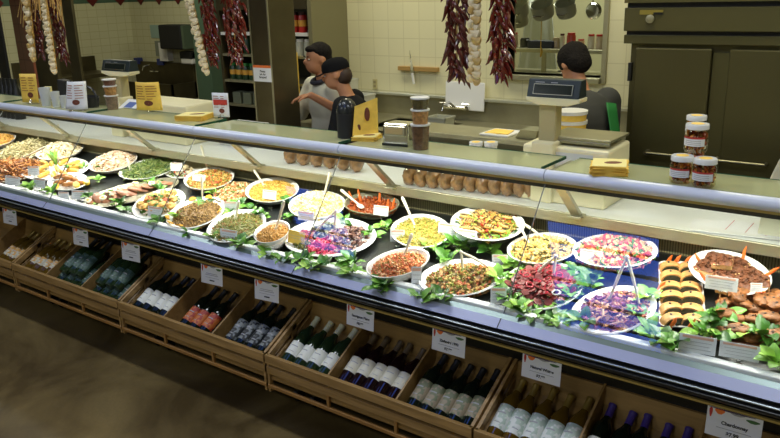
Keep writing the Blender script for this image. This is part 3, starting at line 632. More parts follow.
# --- antipasto platter: four heaps
def heap(key,name,label,mts,shapes,n,size,hh,cu,cv,ru,rv,cat='antipasto',z0=None):
    Mt,A,B,h,k=dishes[key]; b=MB(); z0=h*.4 if z0 is None else z0
    for _ in range(n):
        r=math.sqrt(random.random()); t=random.uniform(0,2*PI); u,v=r*math.cos(t),r*math.sin(t)
        piece(b,random.choice(shapes),(A*(cu+ru*u),B*(cv+rv*v),z0+hh*(1-r*r)*random.uniform(.55,1)),size*random.uniform(.7,1.25),Rr(.8))
    o=b.build(name,mts,smooth=True); setm(o,Mt); return tag(o,label,cat,None,'stuff')
heap('anti','marinated_mushrooms','brown marinated mushrooms on the right of the large white platter',B_('mush',[(150,110,95),(120,85,75),(170,130,115),(95,70,70)],.25,.6),['ball','chunk'],230,.0125,.05,.30,.18,.52,.62,'mushrooms')
heap('anti','pickled_onions','pink pickled onions on the front of the large white platter',B_('pon',[(215,70,110),(200,60,90),(225,110,130)],.3),['strip','chunk','flake'],150,.011,.035,.10,-.38,.36,.38,'onions')
heap('anti','green_olives','green olives at the front left of the large white platter',B_('oli',[(110,110,45),(90,95,40),(130,120,55)],.2,.6),['ball'],60,.010,.028,-.32,-.55,.25,.25,'olives')
heap('anti','roasted_peppers','red brown roasted peppers at the left of the large white platter',B_('rpp',[(165,70,35),(190,100,50),(130,50,35)],.3),['strip','flake','chunk'],90,.013,.028,-.58,-.25,.28,.35,'peppers')
heap('anti','artichoke_pieces','grey green artichoke pieces at the back left of the large platter',B_('art',[(120,125,110),(95,110,105),(150,150,125)],.35),['chunk','flake'],90,.013,.045,-.32,.25,.33,.4,'artichokes')
# --- generic countable pieces with copies
def scatter(key,protof,places,labelf,cat,group,name):
    pr=None
    for i,(u,v,z,rz,rx) in enumerate(places):
        if pr is None: o=pr=protof()
        else: o=copy_tree(pr)
        setm(o,on(key,u,v,z,rotz(rz)@Matrix.Rotation(rx,4,'X')))
        tag(o,labelf(i),cat,group)
def blob(name,rx,ry,rz,mt,nz=.1,n=14,m=9):
    return MB().ell((0,0,0),rx,ry,rz,None,n,m,nz).build(name,mt,smooth=True)
# chicken strips
chm=mat('grilled_chicken',hexc(205,165,90),.4,noise=.3,scale=60)
def strip_():
    r=blob('chicken_strip',.040,.014,.010,chm,.12)
    b=MB()
    for x in (-.022,-.010,.002,.014,.026): b.box(x,x+.004,-.010,.010,.0072,.0105)
    b.build('grill_marks',mat('char',hexc(70,40,20),.6),r); return r
pl=[]
for i in range(16):
    r=math.sqrt((i+.5)/16)*.66; t=i*2.4; pl.append((r*math.cos(t),r*math.sin(t),.022+.030*(1-r*r),random.uniform(-.6,.6),random.uniform(-.4,.4)))
scatter('chick',strip_,pl,lambda i:'grilled chicken strip with dark grill marks in the heap on the raised platter','chicken strip','grilled chicken strips','chicken_strip')
heap('chick','pepper_garnish','green and orange pepper strips mixed through the grilled chicken',B_('cg',[(110,150,50),(215,130,50),(150,170,60),(190,70,40),(215,185,95),(225,200,120)]),['strip','flake','strip','chunk'],260,.011,.045,0,0,.8,.8,'peppers')
# golden chicken pieces
gcm=mat('golden_chicken',hexc(215,165,85),.5,noise=.3,scale=50)
pl=[]
for i in range(14):
    r=math.sqrt((i+.5)/14)*.72; t=i*2.4+1; pl.append((r*math.cos(t),r*math.sin(t),.028+.03*(1-r*r),random.uniform(0,6),random.uniform(-.4,.4)))
scatter('pot',lambda:blob('chicken_piece',.036,.024,.017,gcm,.22),pl,lambda i:'golden herbed chicken piece in the heap on the front left platter','chicken piece','golden chicken pieces','chicken_piece')
heap('pot','parsley_garnish','chopped green parsley sprinkled over the golden chicken pieces',B_('psl',[(80,120,45),(110,150,60),(210,90,50)]),['flake'],110,.008,.055,0,0,.65,.65,'parsley',z0=.035)
# sliced meat and egg
mm=mat('roast_meat',hexc(165,110,80),.4,noise=.3,scale=30)
scatter('meat',lambda:blob('meat_slice',.035,.05,.012,mm,.1),[(-.8+.13*i,.05*math.sin(i*2),.018+.012*(i%2),.2*i,.35) for i in range(13)],lambda i:f'brown roast meat slice, {nth(i,13) if i<12 else "rightmost"} on the long silver tray','meat slice','roast meat slices on the long tray','meat_slice')
def eggslice():
    r=MB().lathe([(0,-.005),(.018,-.005),(.020,0),(.018,.005),(0,.005)],18,1.15,1).build('egg_slice',mat('egg_white',hexc(235,225,200),.35),smooth=True)
    MB().lathe([(0,.004),(.009,.004),(.009,.0065),(0,.0075)],14).build('yolk',mat('yolk',hexc(230,180,80),.5),r,smooth=True); return r
scatter('meat',eggslice,[(-.55,-.3,.045,0,.3),(-.2,.25,.050,1,.3),(.12,.35,.050,2,.2),(.45,-.1,.048,.5,.4),(-.85,-.2,.045,.5,.4)],lambda i:f'egg slice, {["second from left","middle","fourth from left","rightmost","leftmost"][i]} along the meat on the long silver tray','egg slice','egg slices on the meat tray','egg_slice')
# sausages
sm=mat('sausage',hexc(175,115,60),.3,noise=.25,scale=40)
scatter('saus',lambda:blob('sausage',.045,.017,.016,sm,.03),[(-.65,-.1,.028,.5,0),(-.4,.35,.028,.2,0),(-.15,-.35,.028,1.1,0),(.1,.3,.028,.3,0),(.35,-.2,.028,.9,0),(.05,0,.052,.5,0),(.6,.3,.028,.4,0),(-.3,0,.052,.8,0)],lambda i:'small browned sausage on the far left front platter','sausage','sausages on the front left platter','sausage')
lm=mat('lemon_flesh',hexc(235,215,130),.3)
def lemon():
    r=MB().ell((0,0,0),.022,.022,.018,None,14,8).build('lemon_half',mat('lemon_peel',hexc(225,190,60),.4),smooth=True)
    MB().lathe([(.019,.010),(.019,.0165),(0,.0185)],16).build('lemon_face',lm,r); return r
scatter('saus',lemon,[(.15,-.75,.03,0,.9),(.75,0,.03,1,.6),(.85,.5,.028,2,.5)],lambda i:['lemon half at the front of the sausage platter','lemon half at the right of the sausage platter','lemon half at the back right of the sausage platter'][i],'lemon half','lemon halves by the sausages','lemon_half')
# egg rolls in a fan
er=mat('egg_roll',hexc(220,170,75),.45,noise=.2,scale=40)
def eroll():
    r=MB().tube([(-.052,0,0),(-.046,0,0),(0,0,.001),(.046,0,0),(.052,0,0)],.014,12,[.009,.0145,.0155,.0145,.009]).build('egg_roll',er,smooth=True)
    MB().lathe([(0,-.001),(.009,-.001),(.009,.001),(0,.001)],12,M=Matrix.Rotation(PI/2,4,'Y'),c=(.0525,0,0)).build('filling',mat('roll_filling',hexc(235,215,150),.6),r); return r
pl=[(.55*math.cos(t),.55*math.sin(t),.022,math.atan2(.55*math.sin(t)*.6,.55*math.cos(t)),0) for t in [PI*(.05+.17*i)+PI for i in range(6)]]+[(.6*math.cos(t),.6*math.sin(t),.022,math.atan2(.6*math.sin(t),.6*math.cos(t)),0) for t in [.2,.7,1.3,1.9,2.5]]
pl+=[(.35,-.2,.05,-.4,0),(-.1,-.35,.05,-1.4,0),(-.4,0,.05,3,0)]
scatter('egg',eroll,pl,lambda i:'golden yellow egg roll in the fan on the far left platter','egg roll','egg rolls fanned on the platter','egg_roll')
b=MB()
for i in range(7): leafshape(b,.11,.018,Matrix.Rotation(random.uniform(0,6),4,'Z')@Matrix.Rotation(-1.15,4,'Y'),.2)
o=b.build('lettuce_heart',M['lettuce'],smooth=True); setm(o,on('egg',0,.1,.04)); tag(o,'upright pale green lettuce heart in the middle of the egg rolls','lettuce')
# stuffed rounds
def sround():
    r=blob('stuffed_round',.020,.020,.016,mat('round_dough',hexc(220,200,160),.5),.08)
    MB().lathe([(0,.013),(.010,.013),(.008,.019),(0,.020)],12).build('filling',mat('round_filling',hexc(110,90,50),.6),r); return r
scatter('roll',sround,[(-.1,.1,.03,0,0),(.25,.3,.03,0,0),(.5,0,.03,0,0),(.1,-.4,.03,0,0),(.3,0,.06,0,0)],lambda i:'cream stuffed round with dark filling on the small white plate','stuffed round','stuffed rounds on the small plate','stuffed_round')
heap('roll','tomato_garnish','red tomato and green leaf garnish on the small white plate',B_('tg',[(200,60,40),(110,140,60),(230,220,200)]),['chunk','flake'],70,.010,.02,-.2,-.1,.65,.6,'garnish')
# carrot sticks
cm_=mat('carrot',hexc(235,115,45),.4)
def carrot(): return MB().tube([(0,0,-.02),(0,0,.03),(.002,0,.05)],.006,8,[.007,.006,.002]).build('carrot_stick',cm_,smooth=True)
for key,pts in (('soup',[(0,.55,.07),(-.65,.2,.065),(.7,.0,.065),(-.8,-.1,.065),(.8,.2,.065)]),('cake',[(-.05,.82,.035),(.72,.62,.035),(.9,-.35,.03),(-.7,-.1,.02),(-.25,-.75,.03)])):
    for i,(u,v,z) in enumerate(pts):
        o=carrot(); setm(o,on(key,u,v,z,Matrix.Rotation(.35*u if key=='soup' else .9*u,4,'Y')@Matrix.Rotation(-.5*v,4,'X')))
        w=['back','left','right','far left','far right'] if key=='soup' else ['back','back right','right','left','front']
        tag(o,('orange carrot stick standing in the chutney at the %s'%w[i]) if key=='soup' else ('orange carrot stick at the %s rim of the cake platter'%w[i]),'carrot stick','carrot sticks')
# orange slices on the lentils
for i,(u,v) in enumerate([(-.85,-.2),(-.78,.35),(.25,.8),(.1,-.88),(.45,-.75),(.72,-.45)]):
    o=MB().prism([(0.024*math.cos(t),.024*math.sin(t),0) for t in [PI*q/8 for q in range(9)]],(0,0,.006)).build('orange_slice',mat('orange_slice',hexc(240,175,50),.35) if i==0 else bpy.data.materials['orange_slice'])
    setm(o,on('brn',u,v,.035,rotz(math.atan2(v,u)-PI/2)@Matrix.Rotation(.6,4,'X'))); tag(o,['half orange slice at the left rim of the lentils','half orange slice at the upper left of the lentils','half orange slice at the back of the lentils','half orange slice at the front of the lentils','half orange slice at the front right of the lentils','half orange slice at the right rim of the lentils'][i],'orange slice','orange slices around the brown lentils')
# cake squares
cs_=mat('cake_crumb',hexc(225,190,130),.7,noise=.15,scale=60); ct_=mat('cake_top',hexc(105,58,28),.6,noise=.5,scale=55,bump=.8)
def cake():
    r=MB().box(-.036,.036,-.032,.032,0,.024).build('cake_square',cs_,bevel=.004)
    b=MB(); N=7
    g=[[Vector((-.038+.076*i/N,-.034+.068*j/N,.024+.012*random.random()+(.0 if 0<i<N and 0<j<N else -.006))) for i in range(N+1)] for j in range(N+1)]
    b.sheet(g)
    for _ in range(26): b.ell((random.uniform(-.028,.028),random.uniform(-.024,.024),.032),.006,.005,.004,Rr().to_4x4(),6,4,.2)
    b.build('topping',ct_,r,smooth=True); return r
scatter('cake',cake,[(-.52,.30,.012,.3,0),(-.50,-.22,.012,.2,0),(-.02,.45,.014,-.1,0),(.0,-.15,.014,.25,0),(.42,.30,.012,-.2,0),(.50,-.18,.012,.1,0),(.28,-.60,.010,.3,0),(-.2,.05,.045,.5,0),(.72,.12,.014,.6,0)],lambda i:f'dark topped cake square, {["back left","front left","back middle","middle","back right","right","front","topmost","far right"][i]} one on the platter','cake square','cake squares on the platter','cake_square')
# stuffed rolls on a rectangular tray
def rect_frame(px,h):
    c=[at_deck(x,y,h) for x,y in px]
    cen=sum(c,Vector())/4; e1=((c[2]+c[1])/2-(c[3]+c[0])/2).normalized(); n=Vector((0,-math.sin(TILT),math.cos(TILT))); e2=n.cross(e1).normalized(); e1=e2.cross(n)
    L=((c[2]+c[1])/2-(c[3]+c[0])/2).length; Wd=((c[0]+c[1])/2-(c[2]+c[3])/2).length
    Mt=Matrix.Identity(4)
    for i in range(3): Mt[i][0]=e1[i];Mt[i][1]=e2[i];Mt[i][2]=n[i];Mt[i][3]=(cen-n*h)[i]
    return Mt,L/2,Wd/2
Mt,A,B=rect_frame([(651,262),(696,262),(712,330),(668,326)],.02)
def recttray(name,Mt,A,B,label,mt):
    b=MB(); pr=[]
    def ring(s,z,r=.02):
        out=[]
        for (sx,sy,a0) in ((1,1,0),(-1,1,PI/2),(-1,-1,PI),(1,-1,1.5*PI)):
            for q in range(4):
                t=a0+PI/2*q/3; out.append(Vector((sx*(A*s-r)+r*math.cos(t),sy*(B*s-r)+r*math.sin(t),z)))
        return out
    rings=[ring(.86,0),ring(1.0,.02),ring(1.0,.024),ring(.97,.022),ring(.86,.006)]
    vs=[p for r in rings for p in r]; n=16; fs=[(k*n+i,k*n+(i+1)%n,(k+1)*n+(i+1)%n,(k+1)*n+i) for k in range(4) for i in range(n)]+[list(range(n))[::-1],list(range(4*n,5*n))]
    o=b.add(vs,fs).build(name,mt,smooth=True); setm(o,Mt); return tag(o,label,'tray')
recttray('serving_tray',Mt,A,B,'white rectangular tray under the two rows of stuffed bread rolls',M['china'])
dishes['wrap']=(Mt,A,B,.02,'tray')
bread=mat('golden_pastry',hexc(198,146,84),.45,noise=.32,scale=45,bump=.3); fill=mat('spinach_filling',hexc(48,52,28),.6,noise=.5,scale=90)
def wrap():
    b=MB(); N=12
    # flattened half round loaf with a slanted cut end
    sec=[(.044*math.cos(PI*q/10),.036*math.sin(PI*q/10)**.8 if 0<q<10 else 0) for q in range(11)]
    vs=[];L=.025
    prof=[(-L,.55),(-L*.8,.85),(-L*.4,1),(L*.5,1),(L,.95)]
    for x,s in prof: vs+=[Vector((x,y*s,z*s)) for y,z in sec]
    fs=[(k*11+i,k*11+i+1,(k+1)*11+i+1,(k+1)*11+i) for k in range(4) for i in range(10)]+[tuple(range(11)),tuple(range(44,55))[::-1]]+[(k*11,(k+1)*11,(k+1)*11+10,k*11+10) for k in range(4)]
    r=b.add(vs,fs).build('stuffed_roll',bread,smooth=True)
    MB().prism([(L+.0005,y*.8,z*.78+.002) for y,z in sec],(.003,0,0)).build('filling',fill,r)
    MB().ell((0,-.004,.0362),.007,.005,.003,None,8,5).build('olive_piece',M['black'],r); return r
pl=[]
for i in range(6):
    for j in (0,1): pl.append((.46-.92*j+.05*((i%2)-.5),.80-.325*i,.010+.004*(i%2),-PI/2+.12+(.12 if j else -.1)+random.uniform(-.28,.28),random.uniform(-.1,.1)))
scatter('wrap',wrap,pl,lambda i:f'golden stuffed bread roll with green filling, {["back","second","third","fourth","fifth","front"][i//2]} one of the {"right" if i%2==0 else "left"} row','stuffed roll','stuffed bread rolls on the rectangular tray','stuffed_roll')
for i,(u,v) in enumerate(((.3,1.0),(.99,.5),(.3,-1.0),(-.5,-1.0),(-.6,1.0),(-.99,.1),(-.2,1.02))):
    o=carrot(); setm(o,on('wrap',u*.97,v*.97,.02,Matrix.Rotation(.5,4,'Y')@rotz(i))); o.scale=(1.2,1.2,.8)
    tag(o,['orange carrot stick at the back right of the stuffed rolls tray','orange carrot stick at the right of the stuffed rolls tray','orange carrot stick at the front of the stuffed rolls tray','orange carrot stick at the front left of the stuffed rolls tray','orange carrot stick at the back left of the stuffed rolls tray','orange carrot stick at the left middle of the stuffed rolls tray','orange carrot stick left behind the stuffed rolls'][i],'carrot stick','carrot sticks')
# breaded golden cookies on the right edge
Mt,A,B=rect_frame([(722,285),(800,290),(800,352),(708,335)],.03)
recttray('serving_tray',Mt,A,B,'brown rectangular tray under the golden fried pieces at the right edge',mat('brown_tray',hexc(150,85,45),.4))
dishes['cook']=(Mt,A,B,.02,'tray')
ck=mat('fried_crust',hexc(128,78,34),.5,noise=.6,scale=34,bump=1.0)
def cookie():
    r=blob('fried_piece',.040,.030,.017,ck,.13,16,10)
    MB().ell((.01,.005,.016),.006,.005,.003,None,7,5,.2).ell((-.014,-.008,.0145),.005,.004,.003,None,7,5,.2).build('dark_spots',mat('dark_raisin',hexc(45,25,15),.5),r,smooth=True); return r
pl=[]
for i in range(5):
    for j in range(4): pl.append((-.8+.4*i+random.uniform(-.05,.05),-.72+.48*j+random.uniform(-.05,.05),.028+.012*((i+j)%2),random.uniform(0,6),random.uniform(-.4,.4)))
for i in range(7): pl.append((random.uniform(-.6,.7),random.uniform(-.5,.6),.058,random.uniform(0,6),random.uniform(-.3,.3)))
scatter('cook',cookie,pl,lambda i:'knobbly golden brown fried piece in the heap at the right edge','fried piece','fried pieces heaped at the right edge','fried_piece')
# ---------------------------------------------------------------- serving spoons and tongs
sw=mat('cream_plastic',hexc(225,220,200),.35)
def stick_pts(px0,key,px1,dy):
    Mt,A,B,h,k=dishes[key]; p=Mt.translation
    a=at_deck(px0[0],px0[1],(p.z-deckz(p.y))+h+.012); c=at_y(px1[0],px1[1],a.y+dy); return a,c
def spoon(key,p0,p1,label,dy=.02,w=.007,mt=None):
    a,c=stick_pts(p0,key,p1,dy); r=empty('serving_spoon',a,label,'serving spoon','serving spoons standing in the salads')
    d=(c-a); q=d.to_track_quat('Z','Y').to_matrix().to_4x4(); r.rotation_euler=q.to_euler(); L=d.length
    b=MB(); b.tube([(0,0,-.005),(0,0,L*.5),(0,0,L*.92),(0,0,L)],w,8,[w*.7,w*.9,w*1.25,w*.8]); b.build('handle',mt or sw,r,smooth=True)
    MB().ell((0,0,-.022),.018,.007,.024,None,12,8).build('spoon_bowl',mt or sw,r,smooth=True)
def tongs(key,p0,p1,hinge,label,dy=.0):
    a,c=stick_pts(p0,key,hinge,dy); a2,_=stick_pts(p1,key,hinge,dy); r=empty('tongs',c,label,'tongs','serving tongs lying in the salads')
    for q in (a,a2):
        d=q-c; b=MB(); b.tube([(0,0,0),d*.5+Vector((0,0,.004)),d],.006,8,[.005,.0065,.0045]); b.build('arm',sw,r,smooth=True)
    MB().ell((0,0,0),.009,.008,.008,None,10,6).build('hinge',sw,r,smooth=True)
spoon('tom',(404,256),(412,234),'white spoon standing in the tomato bulgur bowl',.01)
spoon('cur',(415,226),(402,197),'long white spoon leaning left in the herbed couscous',.03)
spoon('mac',(324,196),(330,172),'white spoon handle standing behind the pale pasta heap',.03)
spoon('soup',(358,204),(341,190),'white spoon leaning left in the orange chutney',.03)
spoon('scr',(263,184),(254,170),'white spoon leaning left in the yellow rice',.04)
spoon('rice',(277,226),(284,201),'white slotted spoon standing in the small couscous bowl',.0)
spoon('len',(236,216),(239,201),'white spoon handle standing behind the green lentils',.0)
spoon('brn',(202,199),(202,176),'white spoon handle standing behind the brown lentils',.0)
spoon('chk',(207,168),(201,145),'tall white spoon leaning left in the chickpea salad',.0)
spoon('grn',(130,170),(127,158),'small white spoon standing in the green beans',.0)
spoon('wht',(59,140),(58,124),'white spoon standing in the white salad bowl',.0)
spoon('pasta2',(592,241),(636,240),'cream serving spoon lying across the pink pasta salad',.05,.006)
spoon('spr',(24,157),(46,147),'white spoon lying across the sprouts tray',-.12)
tongs('pen',(609,300),(639,303),(627,257),'white plastic tongs propped open over the onion penne')
tongs('beet',(534,276),(553,280),(556,256),'white plastic tongs lying in the beet slices')
tongs('bean',(463,271),(487,266),(461,252),'white plastic tongs lying in the mixed grain salad')
tongs('pasta',(529,243),(545,239),(514,218),'white plastic tongs leaning left in the penne pasta',.03)
tongs('anti',(316,231),(334,231),(336,211),'white plastic tongs lying in the mushrooms and pink onions')
tongs('chick',(475,216),(507,210),(460,212),'white tongs lying across the grilled chicken',.02)
# ---------------------------------------------------------------- small food cards on ring stands
def foodcard(px,py,w,h,hc,label,rz=0,mt=None,tiltc=-.2,lines=3,red=True,sub=None):
    p=at_deck(px,py,hc); base=Vector((p.x,p.y+.004,deckz(p.y+.004)))
    dist=(p-Vector((0,0,H))).dot(F_); W_=w/FPX*dist*1.12; H_=h/FPX*dist*1.0
    r=empty('food_card',(p.x,p.y+.004,deckz(p.y+.004)),label,'food card','small food cards in the case',rz)
    MB().lathe([(0,0),(.014,0),(.014,.005),(.004,.008),(0,.008)],14).cyl((0,.0025,.006),(0,.0025,hc-H_*.3),.0014,n=6).tube([Vector((.010*math.cos(t),.0028,hc-H_*.5+.008*math.sin(t))) for t in [2*PI*q/12 for q in range(13)]],.0013,6).build('ring_stand',M['chrome'],r,smooth=True)
    Mc=Matrix.Translation((0,0,hc))@Matrix.Rotation(tiltc,4,'X')
    c=MB().box(-W_/2,W_/2,-.001,0,-H_/2,H_/2,Mc).build('card',mt or M['card'],r)
    if red: MB().box(-W_*.42,W_*.42,-.0016,-.001,H_*.30,H_*.44,Mc).build('print_band',M['redink'] if red is True else red,c)
    for k in range(lines):
        ww=W_*(.38-.05*(k%2)); z=H_*(.12-.2*k)
        MB().box(-ww,ww,-.0016,-.001,z-H_*.012,z+H_*.012,Mc).build('print_line',M['greyink'],c)
rb=mat('salmon_print',hexc(225,175,150),.6)
for a in [(697,345,31,18,.055,'blank looking white food card in front of the stuffed rolls'),(739,352,33,16,.05,'white food card with orange print in front of the fried pieces'),
 (721,284,27,14,.115,'white food card standing before the cake squares'),(756,288,10,9,.105,'corner of a white card on the right of the cake platter'),
 (498,296,14,16,.05,'turned food card left of the beet platter'),(416,278,9,22,.05,'food card edge left of the mixed grain salad'),
 (499.5,261,14,12,.04,'small food card between the grilled chicken and beets'),(448,230,20,12,.075,'food card left of the pair before the grilled chicken'),
 (466,236,20,12,.075,'food card right of the pair before the grilled chicken'),(397,236,13,12,.055,'food card at the left of the herbed couscous bowl'),
 (380.5,211,15,10,.09,'food card on a tall stand before the orange chutney'),(591,256,20,11,.08,'food card before the pink pasta salad'),
 (228,236,19,12,.045,'white food card with red print before the green lentils'),(305.5,216.5,17,9,.085,'food card above the large platter of mushrooms'),
 (269,195,15,9,.08,'food card before the yellow rice bowl'),(198.5,178,15,7,.075,'food card before the chickpea salad'),
 (230,206,12,8,.05,'food card below the baked pasta dish'),(154.5,212,17,10,.05,'white food card before the golden chicken pieces'),
 (39,183,15,9,.05,'white food card before the egg rolls'),(33,171,11,9,.07,'food card left of the egg roll fan'),(12,181,20,9,.04,'white food card before the brown fried strips'),
 (78,195,13,9,.035,'white food card before the sausages'),(63,196,10,8,.03,'low white food card left of the sausages card'),(176,167,11,8,.08,'food card left of the stuffed rounds plate')]:
    foodcard(*a,red=rb,rz=(.5 if a[2]<15 else .15))
foodcard(296,238,20,13,.06,'yellow food card with ring stand at the left of the mushroom platter',mt=M['yellow'],red=None,lines=2)
# ---------------------------------------------------------------- leafy sprigs on the deck
sprigs=[(205,205),(180,219),(262,217),(290,219),(232,214),(352,264),(305,262),(268,256),(384,287),(372,236),(386,228),(455,247),(468,247),(432,250),(490,252),(508,302),(500,282),(555,322),(572,296),(650,335),(662,343),(675,349),(700,335),(712,338),(765,340),(776,366),(722,318),(716,329),(650,300),(590,288),(112,197),(97,181),(103,172),(30,190),(52,194),(90,199),(120,205),(150,185),(420,300),(441,300),(244,248),(325,268),(774,345),(748,338),(128,212),(240,246),(215,240),(190,235),(160,224),(355,275),(380,291),(352,268),(310,270),(283,262),(530,318),(520,312),(640,318),(585,325),(566,323),(240,206),(250,210),(215,196),(160,190),(290,205),(345,222),(352,228),(70,170),(84,168),(448,262),(440,255),(512,268),(580,275),(592,280)]
for i,(x,y) in enumerate(sprigs):
    p=at_deck(x,y,.012); b=MB(); n=random.randint(6,9)
    sc_=1.45 if x>640 else (1.3 if y>245 or x<60 else 1.15)
    p_=0
    for k in range(n):
        L=random.uniform(.035,.06)*sc_; t=2*PI*k/n+random.uniform(-.3,.3)
        leafshape(b,L,L*.30,Matrix.Translation((.008*math.cos(t),.008*math.sin(t),.004+.004*k))@rotz(t)@Matrix.Rotation(-random.uniform(.05,.8),4,'Y')@Matrix.Rotation(random.uniform(-.4,.4),4,'X'),.35,.0015)
    b.tube([(-.03,.01,.003),(0,0,.006),(.02,-.01,.004)],.0018,5)
    o=b.build('leafy_sprig',M['lettuce'] if (x<60 or i%3==1) else M['leaf'],smooth=True); o.location=(p.x,p.y,deckz(p.y)+.001); o.rotation_euler=(TILT,0,0)
    tag(o,'green leafy herb sprig lying on the black deck between the dishes','herb sprig','herb sprigs between the dishes')
# ---------------------------------------------------------------- on the rear work ledge
loafm=mat('bagged_loaf',hexc(150,112,68),.3,noise=.5,scale=32,bump=.9,coat=1.0)
bagm=glassm('clear_bag',(.93,.93,.9),2.5,.12)
def loaf(x,y,i,n,where):
    r=empty('bagged_loaf',(x,y,1.077),f'small brown loaf in clear wrap, {nth(i,n)} {where}','loaf','wrapped loaves on the rear ledge',random.uniform(-.2,.2))
    MB().ell((0,0,.047),.037,.05,.048,None,16,11,.10).build('loaf',loafm,r,smooth=True)
    MB().tube([(0,-.02,.088),(0,-.025,.10),(0,-.02,.118)],.01,8,[.012,.004,.011]).build('bag_neck',bagm,r,smooth=True)
for g,(x0,x1,n,yp,where) in enumerate([(291,357,6,163,'in the row at the left'),(409,545,12,185,'in the long row by the scale')]):
    for i in range(n):
        px=x0+(x1-x0)*i/(n-1); py=yp+(px-x0)*(.13 if g==0 else .105); p=at_z(px,py,1.077)
        loaf(p.x,max(3.12,min(3.3,p.y)),i,n,where)
r=empty('paper_pile',(-.52,3.2,1.077),'white ruled paper sheets lying on the rear ledge at the right','papers')
MB().box(-.20,.16,-.07,.10,0,.004).box(-.3,.05,-.09,.08,.004,.007,rotz(.15)).build('sheets',M['card'],r)
b=MB()
for k in range(5): b.box(-.16+.075*k,-.158+.075*k,-.06,.09,.0072,.0078)
b.build('red_lines',M['redink'],r)
# ---------------------------------------------------------------- things on the glass top
GT=1.3445
def wpx(p,w): return w/FPX*(Vector(p)-Vector((0,0,H))).dot(F_)
def printed(c,par,W_,H_,Mc,seed,dish=True):
    rnd=random.Random(seed); b=MB()
    for k in range(5):
        z=H_*(.38-.1*k); b.box(-W_*.40,W_*rnd.uniform(-.1,.02),-.0014,-.0008,z-H_*.012,z+H_*.012,Mc)
        b.box(W_*.06,W_*rnd.uniform(.2,.4),-.0014,-.0008,z-H_*.015,z+H_*.015,Mc)
    b.build('print_lines',mat('brown_print',hexc(165,95,50),.7) if 'brown_print' not in bpy.data.materials else bpy.data.materials['brown_print'],c)
    if dish: MB().lathe([(0,-.0008),(.2*W_,-.0008),(.2*W_,.0008),(0,.0008)],16,1,.7,M=Mc@Matrix.Translation((W_*.12,-.0012,-H_*.22))@Matrix.Rotation(PI/2,4,'X')).build('dish_picture',mat('dish_print',hexc(120,60,40),.6) if 'dish_print' not in bpy.data.materials else bpy.data.materials['dish_print'],c)
def ringstand(b,x,z=0): b.lathe([(0,0),(.016,0),(.016,.006),(0,.01)],14,c=(x,0,z)).tube([Vector((x+.011*math.cos(t),0,.02+.010*math.sin(t)+z)) for t in [2*PI*q/12 for q in range(13)]],.002,6)
def flyer(px,py,w,h,label,mt,rz=0,lean=-.12,curl=.0,seed=1,clips=(0,)):
    """px,py: foot of the sheet on the glass top"""
    p=at_z(px,py,GT); W_=wpx(p,w); H_=wpx(p,h)
    r=empty('menu_flyer',p,label,'flyer','menu flyers on the glass top',rz)
    b=MB(); 
    for cx in clips: ringstand(b,cx*W_)
    b.build('ring_clip',M['chrome'],r,smooth=True)
    g=[[Vector((W_*(i/8-.5)*(1-curl*.3*(j/6)),-lean*-1*H_*(j/6)+ -curl*W_*.5*math.sin(PI*i/8)*(.4+.6*j/6),.012+H_*j/6)) for i in range(9)] for j in range(7)]
    o=MB().sheet(g).build('sheet',mt,r,smooth=True)
    s=o.modifiers.new('s','SOLIDIFY'); s.thickness=.0008
    b=MB()
    rnd=random.Random(seed)
    def pt(u,v,e=.0018):
        i=u*8;j=v*6; return Vector((W_*(u-.5)*(1-curl*.3*v),-lean*-1*H_*v-curl*W_*.5*math.sin(PI*u)*(.4+.6*v)-e,.012+H_*v))
    for k in range(6):
        v=.86-.09*k
        for (u0,u1) in ((.08,rnd.uniform(.35,.45)),(.52,rnd.uniform(.7,.92))):
            b.sheet([[pt(u0+(u1-u0)*q/4,v+dv) for q in range(5)] for dv in (-.012,.012)])
    b.build('print_lines',M['brownprint'],o)
    b=MB().sheet([[pt(.55+.17*math.cos(t)*s_,.26+.10*math.sin(t)*s_,.0022) for t in [2*PI*q/14 for q in range(15)]] for s_ in (1,.05)]); b.build('dish_picture',M['dishprint'],o)
    return r
M['brownprint']=mat('brown_print',hexc(160,90,45),.7); M['dishprint']=mat('dish_print',hexc(110,55,35),.6)
flyer(31,104,21,28,'yellow menu flyer standing at the far left end of the glass top',M['yellow'],.3,.05,0,3)
flyer(150,112,30,28,'curled yellow menu flyer in a ring clip left of the flyer stack',M['yellow'],.35,.02,.35,5)
flyer(77,111,24,27,'curved white menu sheet with orange heading in two ring clips',M['card'],.5,.25,.5,6,(-.25,.3))
r=flyer(222,119,19,24,'white card with red printed picture in a ring clip near the steel column',M['card'],.25,0,0,7)
W_=wpx(r.location,19)
MB().box(-W_*.42,W_*.42,-.004,-.0025,.085,.115).build('red_print',M['redink'],r)
# small cards in clips
for (x,y,w,h,l) in ((50,91,8,11,'small orange topped card in a clip between the cups'),(59.5,95,7,9,'small striped card in a clip in front of the black box')):
    flyer(x,y+8,w,h,l,M['paleyellow'],.4,0,0,9)
